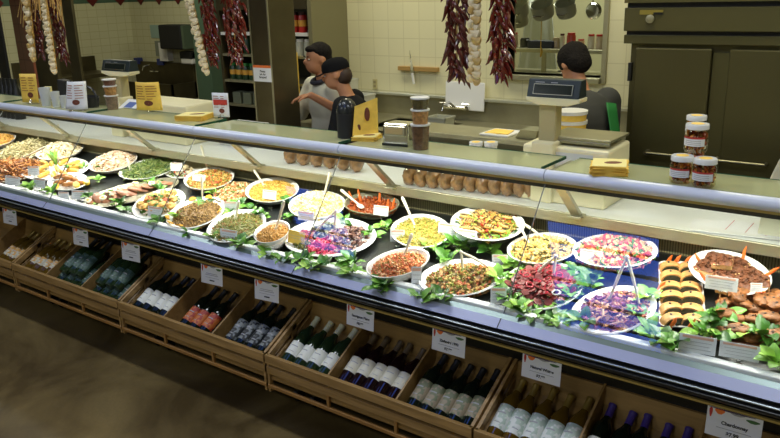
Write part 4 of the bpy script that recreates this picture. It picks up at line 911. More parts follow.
# flyer stacks
def stack(px,py,w,d,label,n,rz,opened=False):
    p=at_z(px,py,GT); W_=wpx(p,w); r=empty('flyer_stack',p,label,'flyers','stacks of yellow menu flyers',rz)
    b=MB()
    for k in range(n): b.box(-W_/2,W_/2,-d/2,d/2,.0025*k,.0025*k+.0018,rotz(random.uniform(-.12,.12)))
    o=b.build('sheets',M['yellow'],r)
    t=.0025*n
    MB().box(-W_*.48,W_*.48,-d*.47,d*.47,t,t+.001).build('top_sheet',M['paleyellow'],r)
    MB().ell((.1*W_,0,t+.001),W_*.26,d*.16,.0008,rotz(.3),12,4).build('dish_picture',M['dishprint'],r)
    return r,W_,t
stack(195,119,30,.16,'stack of yellow menu flyers left of the steel column',12,.45)
stack(609,172,34,.15,'thick stack of yellow menu flyers beside the large scale',15,.35)
r,W_,t=stack(367,139,24,.13,'opened stack of yellow brochures between black dome and chrome dispenser',8,.4)
b=MB().prism([(-W_*.55,-.03,t),(-W_*.5,.01,t+.14),(W_*.32,.08,t+.175),(W_*.36,.06,t)],(0,.002,0)); o=b.build('standing_brochure',M['yellow'],r)
b=MB().ell((0,.02,t+.10),.014,.003,.035,rotz(.4),10,6).ell((-.04,.0,t+.035),.010,.003,.018,rotz(.4),10,6); b.build('dish_picture',M['dishprint'],o)
# black dome dispenser
p=at_z(344,138,GT); R=wpx(p,21)/2
o=empty('dome_dispenser',(p.x,p.y+R*.6,GT),'black domed dispenser standing on the glass top by the brochures','dispenser')
MB().lathe([(0,0),(R,0),(R,.125),(0,.125)],28).build('body',M['blackm'],o,smooth=True)
MB().lathe([(R*1.01,.125),(R*1.01,.135),(R*.93,.155),(R*.75,.175),(R*.45,.19),(0,.196)],28).build('dome',mat('black_gloss_dome',(.02,.022,.022),.25),o,smooth=True)
# chrome dispenser
p=at_z(394,146,GT); W_=wpx(p,29)/2
o=empty('napkin_dispenser',(p.x,p.y+.05,GT),'chrome napkin dispenser between the brochures and the container stack','dispenser',None,.12)
MB().box(-W_,W_,-.05,.06,0,.105).build('body',M['chrome'],o,bevel=.012)
MB().box(-W_*.85,W_*.85,-.058,-.048,.050,.095).build('rim',M['chrome'],o,bevel=.004)
MB().box(-W_*.70,W_*.70,-.0595,-.054,.057,.088).build('napkins',mat('tan_napkins',hexc(190,165,110),.6),o,bevel=.002)
MB().box(-W_,W_,-.054,-.049,.0,.012).build('foot',M['black'],o)
# clear containers of grain
plas=glassm('clear_plastic',(.95,.95,.93),1.5,.08)
def contstack(px,py,segs_,label):
    p=at_z(px,py,GT); z=0
    r=empty('container_stack',(p.x,p.y+.03,GT),label,'containers','stacks of clear deli containers')
    for i,(w,h,c) in enumerate(segs_):
        R=wpx(p,w)/2; hh=wpx(p,h)
        k=MB().lathe([(0,.001),(R*.80,.001),(R*.95,hh-.006),(R*.93,hh-.008),(0,hh-.010)],24,c=(0,0,z)).build('contents',bpy.data.materials.get('cont%s'%(c,)) or contm(c),r,smooth=True)
        MB().lathe([(R*.84,0),(R*1.0,hh-.004)],24,c=(0,0,z)).build('cup',plas,k,smooth=True)
        MB().lathe([(0,hh-.004),(R*1.06,hh-.004),(R*1.08,hh),(R*1.06,hh+.003),(R*.9,hh+.003),(0,hh+.001)],24,c=(0,0,z)).build('lid',M['white'],r,smooth=True)
        z+=hh+.003
    return r
def contm(c):
    m_=mat('cont%s'%(c,),hexc(*c),.4,noise=.45,scale=70); return m_
contstack(417,150,[(19,25,(110,80,55)),(18,14,(190,140,85)),(18,11,(95,85,50))],'stack of three lidded clear containers of grains beside the chrome dispenser')
contstack(109,110,[(13,14,(130,105,85)),(13,9,(180,130,70)),(13,6,(110,70,50))],'stack of lidded clear containers at the left beside the small scale')
for i,(x,y,w,h) in enumerate(((44,106,11,18),(54,107,9,15),(62.5,108,9,12))):
    p=at_z(x,y,GT); R=wpx(p,w)/2; hh=wpx(p,h)
    o=MB().lathe([(0,0),(R*.75,0),(R,hh),(R*.97,hh),(R*.72,.004),(0,.004)],24).build('plastic_cup',mat('milky_plastic',hexc(225,228,225),.3,trans=.2) if i==0 else bpy.data.materials['milky_plastic'],smooth=True)
    o.location=(p.x,p.y+.02,GT); tag(o,['tallest milky plastic cup beside the left yellow flyer','middle milky plastic cup of the three','shortest milky plastic cup nearest the curved menu'][i],'cup','plastic cups at the left end')
p=at_z(65,104,GT); o=MB().box(-.045,.045,-.03,.03,0,.17,Matrix.Rotation(.08,4,'Y')).build('black_box',M['blackm'],bevel=.006); o.location=(p.x,2.93,GT); tag(o,'upright black box behind the plastic cups','box')
# jars of peppers
peppm=bits('jar_peppers',[(150,40,20),(110,35,15),(190,120,40),(90,40,20),(170,80,25)],.15,.6)
def jar(px,py,z,w,label,dy=.0,h=30):
    p=at_z(px,py,z); R=wpx(p,w)/2; hh=R*2*1.05
    r=empty('pepper_jar',(p.x,p.y+R*.4+dy,z),label,'jar','jars of marinated peppers')
    rnd=random.Random(px); b=MB()
    for _ in range(70):
        t=rnd.uniform(0,2*PI); q=R*.80*math.sqrt(rnd.random()); b.ell((q*math.cos(t),q*math.sin(t),rnd.uniform(.012,hh*.86)),R*.30,R*.18,R*.12,Euler((rnd.random()*3,rnd.random()*3,rnd.random()*3)).to_matrix().to_4x4(),7,5,.15)
    b.build('peppers',peppm,r,smooth=True)
    MB().lathe([(0,.001),(R*.88,.001),(R,.010),(R,hh*.82),(R*.86,hh*.93),(R*.86,hh)],28).build('glass_body',glassm('jar_glass',(.93,.86,.70),1.6,.02) if 'jar_glass' not in bpy.data.materials else bpy.data.materials['jar_glass'],r,smooth=True)
    g=lambda z0,z1,rr: MB().sheet([[(rr*math.cos(t),rr*math.sin(t),zq) for t in [-PI/2-1.0+ -.1+2.1*i/14 for i in range(15)]] for zq in (z0,z1)])
    l=g(hh*.30,hh*.62,R*1.006).build('label',M['card'],r,smooth=True)
    g(hh*.60,hh*.68,R*1.008).build('red_band',M['redink'],l,smooth=True)
    for k in range(3):
        zq=hh*(.36+.075*k); MB().sheet([[(R*1.010*math.cos(t),R*1.010*math.sin(t),zz_) for t in [-PI/2-.75+1.4*i/8 for i in range(9)]] for zz_ in (zq,zq+hh*.022)]).build('print_line',M['greyink'],l)
    li=MB().lathe([(R*.90,hh-.004),(R*.98,hh-.002),(R*.98,hh+.013),(R*.93,hh+.016),(0,hh+.016)],28).build('lid',M['china'],r,smooth=True)
    MB().lathe([(0,hh+.0161),(R*.55,hh+.0161),(R*.55,hh+.0168),(0,hh+.0168)],20).build('sticker',M['yellow'],li)
    return hh+.017
hj=jar(679,183,GT,22,'left jar of red peppers in the bottom row on the glass top')
jar(702,187,GT,23,'right jar of red peppers in the bottom row on the glass top')
jar(690,170,GT,20,'rear jar of red peppers, mostly hidden behind the pair',.035)
p=at_z(692,180,GT)
jar(694,152.5,GT+hj,23,'top front jar of red peppers stacked on the bottom pair',.0)
jar(691,142,GT+hj,20,'top rear jar of red peppers peeking over the stacked jar',.035)
# ---------------------------------------------------------------- scales
def scale(xl,xr,ytop,ybot,Y,label,bx0,bx1,face=True,pz=None):
    a=at_y(xl,(ytop+ybot)/2,Y); c=at_y(xr,(ytop+ybot)/2,Y); zt=at_y((xl+xr)/2,ytop,Y).z; zb=at_y((xl+xr)/2,ybot,Y).z
    cx=(a.x+c.x)/2; W_=(c.x-a.x)/2; h=zt-zb
    r=empty('deli_scale',(cx,Y,1.077),label,'scale','deli scales on the rear ledge')
    L=lambda x0,x1,y0,y1,z0,z1: MB().box(x0-cx,x1-cx,y0,y1,z0-1.077,z1-1.077)
    MB().prism([(-W_,-.02,zb-1.077),(-W_,.07,zb-1.077),(-W_,.06,zt-1.077),(-W_,.005,zt-1.077)],(2*W_,0,0)).build('display_housing',mat('dark_green_black',(.02,.03,.03),.35) if 'dark_green_black' not in bpy.data.materials else bpy.data.materials['dark_green_black'],r,bevel=.004)
    Mc=Matrix.Translation((0,-.0125,(zb+zt)/2-1.077-.004))@Matrix.Rotation(-math.atan2(.025,h),4,'X')
    MB().box(-W_*.75,W_*.75,-.003,0,-h*.30,h*.30,Mc).build('display_frame',M['alum'],r)
    MB().box(-W_*.72,W_*.72,-.0045,-.002,-h*.26,h*.26,Mc).build('display_window',mat('lcd',(.015,.02,.015),.15) if 'lcd' not in bpy.data.materials else bpy.data.materials['lcd'],r)
    MB().box(-W_*.7,-W_*.35,-.004,-.001,h*.36,h*.41,Mc).box(-.1*W_,.15*W_,-.004,-.001,h*.36,h*.41,Mc).build('small_marks',M['greyink'],r)
    MB().prism([(-W_*1.04,-.02,zb-1.077),(W_*1.04,-.02,zb-1.077),(W_*1.02,-.02,zb-1.077-.018),(W_*.55,-.02,zb-1.077-.035),(-W_*.55,-.02,zb-1.077-.035),(-W_*1.02,-.02,zb-1.077-.018)],(0,.09,0)).build('display_tray',mat('cream_plastic_body',hexc(225,218,180),.4) if 'cream_plastic_body' not in bpy.data.materials else bpy.data.materials['cream_plastic_body'],r,bevel=.004)
    pw=W_*.33
    MB().box(-pw-.03,pw-.03,.0,.07,.15,zb-1.077-.03).build('post',mat('tan_post',hexc(170,160,120),.4) if 'tan_post' not in bpy.data.materials else bpy.data.materials['tan_post'],r,bevel=.006)
    MB().box(-pw*1.3-.03,pw*1.3-.03,-.045,.08,.0,.285).build('post_foot',bpy.data.materials['cream_plastic_body'],r,bevel=.008)
    b0=bx0-cx;b1=bx1-cx
    MB().prism([(b0,-.03,0),(b0,-.01,.262),(b0,.26,.272),(b0,.28,0)],(b1-b0,0,0)).build('base',bpy.data.materials['cream_plastic_body'],r,bevel=.012)
    if face:
        MB().box(b0+.14,b1-.07,-.028,-.012,.12,.24,Matrix.Rotation(-.06,4,'X')).build('keypad',mat('keypad',hexc(200,205,205),.4) if 'keypad' not in bpy.data.materials else bpy.data.materials['keypad'],r)
        MB().box(b0+.10,b1-.01,.03,.27,.292,.305).box(b0+.10,b1-.01,.03,.04,.275,.292).build('weighing_plate',M['steel'],r,bevel=.004)
        MB().box(b0+.2,b1-.12,.10,.2,.262,.292).build('plate_support',M['blackm'],r)
scale(528.5,581,79.5,97.5,3.2,'large deli scale with dark display beside the flyer stack',-1.62,-1.20)
scale(103,130,60.5,71,3.25,'small deli scale with dark display at the left of the ledge',-4.80,-4.15,False)
o=MB().box(-.09,.09,-.06,.06,0,.006,Matrix.Rotation(.5,4,'X')).build('printed_card',M['card']); p=at_y(128,103,3.12); o.location=(p.x,3.14,p.z-.02); tag(o,'white printed card leaning below the small scale','card'); 
MB().box(-.04,.05,-.03,.03,.006,.008,Matrix.Rotation(.5,4,'X')).build('blue_print',mat('blue_print',hexc(90,110,170),.6),o)
p=at_y(88,105,2.92)
o=empty('black_basket',(p.x,2.92,GT),'black wire basket behind the curved white menu','basket')
MB().lathe([(0,0),(.085,0),(.10,.07),(.097,.07),(.08,.008),(0,.008)],20,1.2,.6).build('basket',M['blackm'],o); MB().tube([Vector((.115*math.cos(t),0,.068+.07*math.sin(t))) for t in [PI*q/12 for q in range(13)]],.008,8).build('handle',M['black'],o,smooth=True)
# ---------------------------------------------------------------- hanging peppers and garlic
pep=[]
def pepmesh(seed):
    rnd=random.Random(seed); b=MB(); L=rnd.uniform(.055,.085); cv=rnd.uniform(-.012,.012)
    b.tube([(0,0,0),(cv*.2,0,-L*.12),(cv*.7,.002,-L*.45),(cv,0,-L*.8),(cv*.6,0,-L)],.009,7,[.005,.0095,.0085,.005,.0012]); return b
chilim=mat('dried_chili',hexc(98,26,18),.20,noise=.55,scale=30,coat=.5); chilid=mat('dark_dried_chili',hexc(80,22,18),.3,noise=.5,scale=30,coat=.3)
prm=[]
for mt_ in (chilim,chilid):
    row=[]
    for s_ in range(4):
        o=pepmesh(s_).build('chili',mt_,smooth=True); row.append(o.data); bpy.data.objects.remove(o)
    prm.append(row)
def ristra(px,ybot,w,Y,label,n,k=0,ztop=2.22,raffia=False,lx=0):
    bot=at_y(px,ybot,Y); W_=wpx(bot,w)/2*.9
    r=empty('chili_ristra',(bot.x,Y,bot.z),label,'chili string','strings of dried chilies')
    Ht=ztop-bot.z
    MB().tube([(0,0,.04),(lx*.5,0,Ht*.5),(lx,0,Ht),(lx,0,3.6-bot.z)],.004,6).build('cord',M['straw'],r)
    rnd=random.Random(int(px))
    for i in range(n):
        t=i/n; z=.075+(Ht-.05)*t; a=i*2.4; rad=W_*(.42+.5*min(1,t*4))*rnd.uniform(.35,.85)
        o=bpy.data.objects.new('chili',prm[k][i%4]); C.objects.link(o); o.parent=r
        o.location=(rad*math.cos(a)+lx*t,rad*math.sin(a),z); o.rotation_euler=(-.4*math.sin(a)+rnd.uniform(-.3,.3),-.4*math.cos(a)*-1*-1+rnd.uniform(-.3,.3),rnd.uniform(0,6)*0+rnd.uniform(-.5,.5)); s=rnd.uniform(1.0,1.4); o.scale=(s,s,s)
    if raffia:
        b=MB()
        for i in range(14):
            a=rnd.uniform(0,6); x=rnd.uniform(-.03,.03)
            b.tube([(lx+x,0,Ht*.95),(lx+x*2+.05*math.cos(a),.05*math.sin(a),Ht*.75),(lx+x*2+.08*math.cos(a),.06*math.sin(a)-.03,Ht*rnd.uniform(.35,.6))],.0022,5)
        b.build('raffia_tail',M['straw'],r)
ristra(213,69,22,3.45,'left string of dark red dried chilies in front of the steel column',95)
ristra(237.5,68,29,3.5,'thick string of dark red dried chilies touching the steel column',100)
ristra(457,86,30,3.3,'left dark red chili string hanging over the sink',100,1)
ristra(499,87,27,3.3,'right shiny red chili string hanging beside the pass through window',100)
ristra(42,60,15,3.35,'dark chili string with raffia, left of the far left bunch',70,1,raffia=True,lx=-.02)
ristra(64,64,17,3.35,'dark chili string with raffia, right of the far left bunch',85,1,raffia=True,lx=-.04)
gm=mat('garlic_skin',hexc(215,200,165),.5,noise=.12,scale=60); gm2=mat('golden_garlic',hexc(190,160,100),.5,noise=.2,scale=50)
def gmesh(mt_):
    b=MB(); b.lathe([(0,0),(.012,.001),(.021,.008),(.024,.017),(.018,.028),(.008,.036),(.004,.045),(0,.046)],12); o=b.build('garlic_bulb',mt_,smooth=True); d=o.data; bpy.data.objects.remove(o); return d
gd=[gmesh(gm),gmesh(gm2)]
def braid(px0,y0,px1,y1,Y,label,n,k,s=1.0,cap=True):
    bot=at_y(px1,y1,Y); top=at_y(px0,y0,Y)
    if not cap: pass
    d=top-bot; r=empty('garlic_braid',bot,label,'garlic braid','braids of garlic')
    ext=d.normalized()*max(0,(2.15-top.z))
    MB().tube([(0,0,.01),d*.5,d+ext*.5,Vector((d.x,0,3.6-bot.z))],.008,7,[.005,.009,.008,.004]).build('braided_stems',M['straw'],r)
    for i in range(n):
        t=i/n; p=(d+ext*.6)*t; sgn=-1 if i%2 else 1
        o=bpy.data.objects.new('garlic_bulb',gd[k if (k<2) else (i%3==0)]); C.objects.link(o); o.parent=r
        o.location=p+Vector((sgn*.019*s,-.012,0)); o.rotation_euler=(.9,sgn*-.9,random.uniform(-.4,.4)); sc_=s*random.uniform(.9,1.15); o.scale=(sc_,sc_,sc_)
braid(193,4,209,73,3.4,'white garlic braid hanging left of the chili strings by the column',26,0,1.0)
braid(478,0,477,82,3.28,'tan garlic braid hanging between the two chili strings over the sink',30,2,1.05)
braid(30,8,36,60,3.3,'braid of pale and golden bulbs at the far left of the bunch',14,2,1.15)
braid(47,6,57,72,3.28,'pinkish garlic braid in the middle of the far left bunch',26,0,1.0)
b=MB()
for i in range(26):
    a=random.uniform(0,6.28); x=random.uniform(-.16,.18)
    b.tube([(x*.3,0,.18),(x,-.02,.10),(x*1.1+.04*math.cos(a),-.03,random.uniform(-.12,.03))],.0028,5)
b.tube([(0,0,.1),(0,0,1.55)],.004,5)
o=b.build('raffia_bow',M['straw']); o.location=at_y(48,6,3.2); tag(o,'bow of straw raffia tied over the far left garlic and chili bunch','raffia')
# ---------------------------------------------------------------- column sign
p=at_y(262.3,73.5,3.712); sg=empty('notice_card',(p.x,3.7125,p.z),'white notice with orange top reading Please ask for Samples on the steel column','sign')
a=at_y(253.5,73,3.712).x; c=at_y(271,73,3.712).x; W_=(c-a); Hh=.112
MB().box(-W_/2,W_/2,-.001,.001,-Hh/2,Hh/2).build('card',M['card'],sg)
MB().box(-W_/2,W_/2,-.0015,-.001,Hh*.34,Hh/2).build('orange_band',M['orangeink'],sg)
for s_,z in (('Please',.13),('ask for',-.05),('Samples!',-.23)): text(s_,.021,M['ink'],sg,Matrix.Translation((.005,-.0018,Hh*z))@FRONT,bold=.0004)
# ---------------------------------------------------------------- refrigerator
FY=4.6
fx0=at_y(627,20,FY).x; fxl=at_y(634.5,80,FY).x
fr=empty('reach_in_refrigerator',(fx0,FY,0),'large stainless steel two door reach-in refrigerator at the right','refrigerator')
fm=mat('dull_stainless',hexc(92,87,52),.42,.5,noise=.06,scale=3); fmd=mat('dull_stainless_door',hexc(90,85,54),.36,.6,noise=.06,scale=2)
zz0=lambda y,x=680: at_y(x,y,FY).z
def fb(b,n,mt,**k): return b.build(n,mt,fr,True,**k)
fb(MB().box(fx0+.03,3.3,FY+.02,YB,.08,zz0(3)),'cabinet_body',fm)
fb(MB().box(fx0,3.3,FY-.05,YB,zz0(31),zz0(7)),'compressor_panel',fm,bevel=.004)
fb(MB().box(fx0+.01,3.3,FY-.03,FY+.1,zz0(7),zz0(2)),'top_vent',M['dark'])
fb(MB().box(fx0,3.3,FY-.06,YB,zz0(2),zz0(-8)),'top_cap',fm)
fb(MB().box(fx0+.01,3.3,FY-.02,FY+.05,zz0(35),zz0(31)),'vent_gap',M['dark'])
fb(MB().box(fx0,3.3,FY-.035,FY+.1,zz0(44),zz0(35)),'header',fm,bevel=.003)
dx=[(640,713,50),(731,830,54)]
dz1=zz0(48); dz0=.35
d1=(at_y(637,70,FY).x,at_y(713,60,FY).x); d2=(at_y(731,60,FY).x,at_y(731,60,FY).x+(d1[1]-d1[0])*1.15)
for i,(x0,x1) in enumerate((d1,d2)):
    d=fb(MB().box(x0,x1,FY-.045,FY,dz0,dz1),'door',fmd,bevel=.006)
    hx=(at_y(651,150,FY).x,at_y(692,157,FY).x) if i==0 else (at_y(720,157,FY).x,at_y(768,163,FY).x)
    hz=at_y(670,152,FY).z if i==0 else at_y(745,160,FY).z
    hnd=MB().tube([(hx[0],FY-.09,hz),(hx[1],FY-.09,hz)],.008,8).cyl((hx[0],FY-.05,hz),(hx[0],FY-.095,hz),.016).cyl((hx[1],FY-.05,hz),(hx[1],FY-.095,hz),.010)
    off=fr.location
    hnd.v=[v-off for v in hnd.v]; hnd.build('handle',mat('dull_handle',hexc(120,115,90),.3,.8),d,smooth=True)
fb(MB().box(d1[1]+.005,d2[0]-.005,FY-.02,FY+.02,dz0,dz1-.02),'mullion',fm)
fb(MB().box(at_y(631,70,FY).x,at_y(634,70,FY).x,FY-.055,FY-.02,at_y(632,80,FY).z,at_y(632,62,FY).z),'hinge',M['black'])
p=at_y(650.3,19,FY-.055); o=fb(MB().lathe([(0,0),(.024,0),(.024,.012),(.020,.014),(0,.014)],24,M=Matrix.Rotation(PI/2,4,'X'),c=p),'dial_thermometer',M['steel'],smooth=True)
a=at_y(640,10,FY-.052); c=at_y(663,14.5,FY-.052)
fb(MB().box(a.x,c.x,FY-.054,FY-.05,c.z,a.z),'name_plate',mat('gold_plate',hexc(150,135,60),.4,.4))
fb(MB().box(a.x+.6*(c.x-a.x),c.x,FY-.056,FY-.05,c.z,c.z+.012),'plate_bar',M['black'])
# ---------------------------------------------------------------- rear sink counter
CZ=at_y(460,120,4.95).z
sk=empty('sink_counter',(-3.2,4.7,0),'stainless steel sink counter along the tiled back wall','sink counter')
S=lambda b,n,mt,**k: b.build(n,mt,sk,True,**k)
S(MB().box(XP+.02,-3.55,4.3,4.99,CZ-.04,CZ).box(-2.95,-1.7,4.3,4.99,CZ-.04,CZ).box(-3.55,-2.95,4.3,4.42,CZ-.04,CZ).box(-3.55,-2.95,4.85,4.99,CZ-.04,CZ),'worktop',M['steel'],bevel=.003)
S(MB().box(-3.55,-2.95,4.42,4.85,CZ-.25,CZ-.24).box(-3.56,-3.55,4.42,4.85,CZ-.25,CZ-.01).box(-2.95,-2.94,4.42,4.85,CZ-.25,CZ-.01).box(-3.55,-2.95,4.41,4.42,CZ-.25,CZ-.01).box(-3.55,-2.95,4.85,4.86,CZ-.25,CZ-.01),'basin',M['steel'])
zb_=at_y(400,95,4.97).z
S(MB().box(XP+.02,-1.7,4.965,4.99,CZ,zb_),'backsplash',M['steel'])
S(MB().box(XP+.02,-1.7,4.93,4.99,zb_,zb_+.02),'splash_cap',mat('bright_steel',hexc(195,195,175),.3,.5),bevel=.003)
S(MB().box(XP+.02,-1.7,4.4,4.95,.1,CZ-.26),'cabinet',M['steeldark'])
fz=at_y(457,107,4.93).z
fa=MB().cyl((-3.33,4.965,fz),(-3.33,4.90,fz),.018).cyl((-3.13,4.965,fz),(-3.13,4.90,fz),.018).tube([(-3.33,4.91,fz),(-3.13,4.91,fz)],.012,8).tube([(-3.23,4.91,fz),(-3.23,4.82,fz+.05),(-3.23,4.74,fz+.04),(-3.23,4.72,fz)],.010,8).tube([(-3.36,4.89,fz+.03),(-3.30,4.89,fz+.03)],.007,6).tube([(-3.16,4.89,fz+.03),(-3.10,4.89,fz+.03)],.007,6)
px_=at_y(457,107,4.93).x+3.23
fa.v=[v+Vector((px_,0,0)) for v in fa.v]
o=fa.build('wall_faucet',M['chrome'],smooth=True); tag(o,'chrome wall mounted faucet with two handles over the sink','faucet')
# cutting board
a=at_y(443,80,4.9); c=at_y(482,111,4.9)
o=MB().box(a.x,c.x,-.007,.007,0,a.z-c.z).build('cutting_board',M['china'],bevel=.006); o.location=(0,4.93,c.z-.01); o.rotation_euler=(-.06,0,0); tag(o,'white cutting board leaning on the tiled wall above the faucet','cutting board')
# knife and rack
a=at_y(399,68,4.98);c=at_y(438,69,4.98)
o=MB().box(a.x,c.x,4.96,5.0,a.z-.017,a.z+.017).build('knife_rack',mat('rack_wood',hexc(170,135,75),.5),bevel=.003); tag(o,'wooden magnetic knife rack on the tiled wall','knife rack')
k0=at_y(409.5,50,4.95);k1=at_y(412.5,73,4.95);k2=at_y(414,84,4.95)
kn=empty('kitchen_knife',k1,'kitchen knife hanging point up on the wooden rack','knife')
MB().prism([k0-k1,Vector((-.018,0,-.02)),Vector((.012,0,-.0)),Vector((.004,0,.05))],(0,.003,0)).build('blade',M['chrome'],kn)
MB().tube([(-.003,.002,0),k2-k1+Vector((0,.002,0))],.011,8).build('handle',M['white'],kn,smooth=True)
p=at_y(375,84,4.995); o=empty('wall_outlet',p,'tan electrical outlet on the tiled wall','outlet')
MB().box(-.022,.022,-.004,.004,-.04,.04).build('plate',mat('tan_plate',hexc(190,180,130),.5),o,bevel=.002); MB().box(-.012,.012,-.006,-.003,.008,.026).box(-.012,.012,-.006,-.003,-.026,-.008).build('sockets',mat('socket',hexc(150,140,100),.5),o)
# bins and tubs on the counter
def tub(px,pyb,w,h,Y,label,mt,taper=.85,sq=True,lid=None,name='plastic_tub'):
    p=at_y(px,pyb,Y); R=wpx(p,w)/2; hh=wpx(p,h)
    o=empty(name,p,label,'tub')
    if sq: 
        MB().prism([(-R*taper,-R*.7,0),(R*taper,-R*.7,0),(R,-R*.85,hh),(-R,-R*.85,hh)],(0,.005,0)).prism([(-R*taper,R*.7,0),(R*taper,R*.7,0),(R,R*.85,hh),(-R,R*.85,hh)],(0,-.005,0)).prism([(-R*taper,-R*.7,0),(-R*taper,R*.7,0),(-R,R*.85,hh),(-R,-R*.85,hh)],(.005,0,0)).prism([(R*taper,-R*.7,0),(R*taper,R*.7,0),(R,R*.85,hh),(R,-R*.85,hh)],(-.005,0,0)).box(-R*taper,R*taper,-R*.7,R*.7,0,.006).build('body',mt,o)
        MB().box(-R*1.04,R*1.04,-R*.9,-R*.82,hh-.012,hh).box(-R*1.04,R*1.04,R*.82,R*.9,hh-.012,hh).box(-R*1.04,-R,-R*.9,R*.9,hh-.012,hh).box(R,R*1.04,-R*.9,R*.9,hh-.012,hh).build('rim',mt,o)
    else:
        MB().lathe([(0,0),(R*taper,0),(R,hh),(R*.96,hh),(R*taper*.95,.005),(0,.005)],24).build('body',mt,o,smooth=True)
        if lid: MB().lathe([(0,hh),(R*1.06,hh),(R*1.06,hh+.012),(0,hh+.012)],24).build('lid',lid,o,smooth=True)
    o.location.z=max(o.location.z,CZ) if Y>4.25 else o.location.z
    return o
wb=mat('milk_white',hexc(205,205,190),.4)
tub(362,118,22,24,4.55,'white plastic bin with yellow label on the rear counter',wb)
tub(350,118,15,36,4.75,'taller white plastic bin behind the labelled bin',wb)
tub(441,134,22,16,4.45,'translucent white square tub beside the sink',mat('frosted',hexc(175,175,155),.4))
for i,(x,y) in enumerate(((476,149),(491,150))):
    p=at_z(x,y,1.077); 
    o=empty('small_jar',(p.x,3.4,1.077),['small jar with yellow lid, left of the pair on the ledge','small jar with yellow lid, right of the pair on the ledge'][i],'jar','small jars with yellow lids')
    x_=at_y(x,143,3.4); o.location.x=x_.x; hh=x_.z-1.077
    MB().lathe([(0,0),(.032,0),(.032,hh-.012),(0,hh-.012)],20).build('jar_body',M['white'],o,smooth=True)
    MB().lathe([(.030,hh-.012),(.036,hh-.012),(.036,hh+.006),(0,hh+.006)],20).build('lid',M['china'],o,smooth=True); MB().lathe([(0,hh+.0062),(.022,hh+.0062),(.022,hh+.007),(0,hh+.007)],20).build('sticker',M['yellow'],o)
# cutting tray and steel scoop pan on a low bench behind the ledge
bz=at_y(503,134,4.0).z
o=empty('prep_bench',(-2.0,4.0,0),'steel prep bench behind the ledge carrying a white tray','bench')
MB().box(-.85,.55,-.15,.15,bz-.03,bz).build('bench_top',M['steel'],o,bevel=.003)
for sx in(-.8,.5):
    for sy in (-.12,.12): MB().box(sx-.02,sx+.02,sy-.02,sy+.02,0,bz-.03).build('leg',M['steel'],o)
p=at_y(502,134,4.0); o=empty('white_tray',(p.x,4.0,bz),'white tray with yellow papers on the prep bench','tray'); MB().box(-.10,.09,-.10,.10,0,.012).build('tray_body',M['white'],o,bevel=.003); MB().box(-.08,.0,-.07,.07,.012,.015).box(-.01,.06,-.08,.05,.013,.017,rotz(.2)).build('papers',M['yellow'],o)
p=at_y(527,134,3.95); o=MB().prism([(-.06,-.06,0),(.07,-.06,0),(.09,-.08,.055),(-.02,-.08,.055)],(0,.14,0)).build('steel_pan',M['steel'],bevel=.003); o.location=(p.x,3.98,bz+.001); tag(o,'small slanted steel pan left of the large scale','pan')
p=at_y(567,124,4.0)
for i in range(3):
    o=empty('tub_stack_tub',(p.x,4.05,bz+.055*i),['lowest','middle','topmost'][i]+' yellow banded white tub in the stack behind the large scale','tub','yellow banded tubs behind the scale')
    o.name='white_tub'
    MB().lathe([(0,0),(.085,0),(.09,.05),(0,.05)],24).build('body',M['yellow'],o,smooth=True); MB().lathe([(.088,.035),(.094,.035),(.094,.054),(0,.054)],24).build('lid',M['white'],o,smooth=True)
# right edge appliance
a=at_y(771,170,3.25); o=empty('white_appliance',(a.x+.12,3.25,1.077),'rounded cream appliance cut by the right frame edge','appliance')
MB().prism([(-.125,-.1,0),(.1,-.1,0),(.1,-.1,.37),(-.03,-.1,.37),(-.08,-.1,.31),(-.115,-.1,.2)],(0,.2,0)).build('body',mat('cream_body',hexc(205,205,180),.35),o,bevel=.008); MB().cyl((-.15,-.04,.16),(-.15,-.04,.21),.016).cyl((-.15,-.04,.14),(-.15,-.04,.16),.01).build('knob',M['white'],o,smooth=True)
MB().box(-.03,.1,-.09,.09,.37,.39).build('top_plate',M['blackm'],o)
# ---------------------------------------------------------------- kitchen beyond the pass-through
KY=5.75
kz=at_y(560,48,KY).z; x0=at_y(500,48,KY).x-.2; x1=at_y(606,48,KY).x+.6
o=empty('kitchen_shelf',(x0,KY,kz),'steel shelf of jars seen through the pass-through window','shelf')
MB().box(0,x1-x0,-.12,.2,-.03,0).build('shelf_board',M['steel'],o,bevel=.003)
kz2=at_y(560,73,KY).z
MB().box(0,x1-x0,-.15,.25,kz2-kz-.03,kz2-kz).build('lower_board',M['steel'],o,bevel=.003)
for xx in (.1,x1-x0-.1,(x1-x0)*.35): MB().box(xx-.015,xx+.015,-.01,.02,-kz,0).build('upright',M['steel'],o)
cols=[(190,150,110),(150,50,35),(180,110,60),(200,190,160),(120,70,40)]
for i,(x,w,h,c,lidc) in enumerate([(514,8,14,(150,130,100),(170,50,40)),(525,10,9,(60,60,50),(60,60,50)),(556,8,10,(170,150,120),(190,170,140)),(562,5,14,(210,205,180),(90,40,30)),(571,9,15,(170,60,40),(190,45,35)),(581,7,9,(200,160,120),(190,60,40)),(591,7,14,(205,195,170),(190,45,35)),(599,7,14,(200,180,150),(190,45,35)),(509,6,11,(180,120,70),(160,60,40))]):
    p=at_y(x,47,KY); R=wpx(p,w)/2; hh=wpx(p,h)
    o=empty('spice_jar',(p.x,KY,kz+.001),f'{["grey","dark","tan","white capped slim","tall red","pale short","clear left","clear right","brown"][i]} jar on the kitchen shelf beyond the window','jar','jars on the kitchen shelf')
    MB().lathe([(0,0),(R,0),(R,hh*.8),(R*.8,hh*.88),(0,hh*.88)],16).build('body',mat(f'spice{i}',hexc(*c),.35),o,smooth=True); MB().lathe([(R*.85,hh*.86),(R*.85,hh),(0,hh)],16).build('lid',mat(f'spicelid{i}',hexc(*lidc),.4),o,smooth=True)
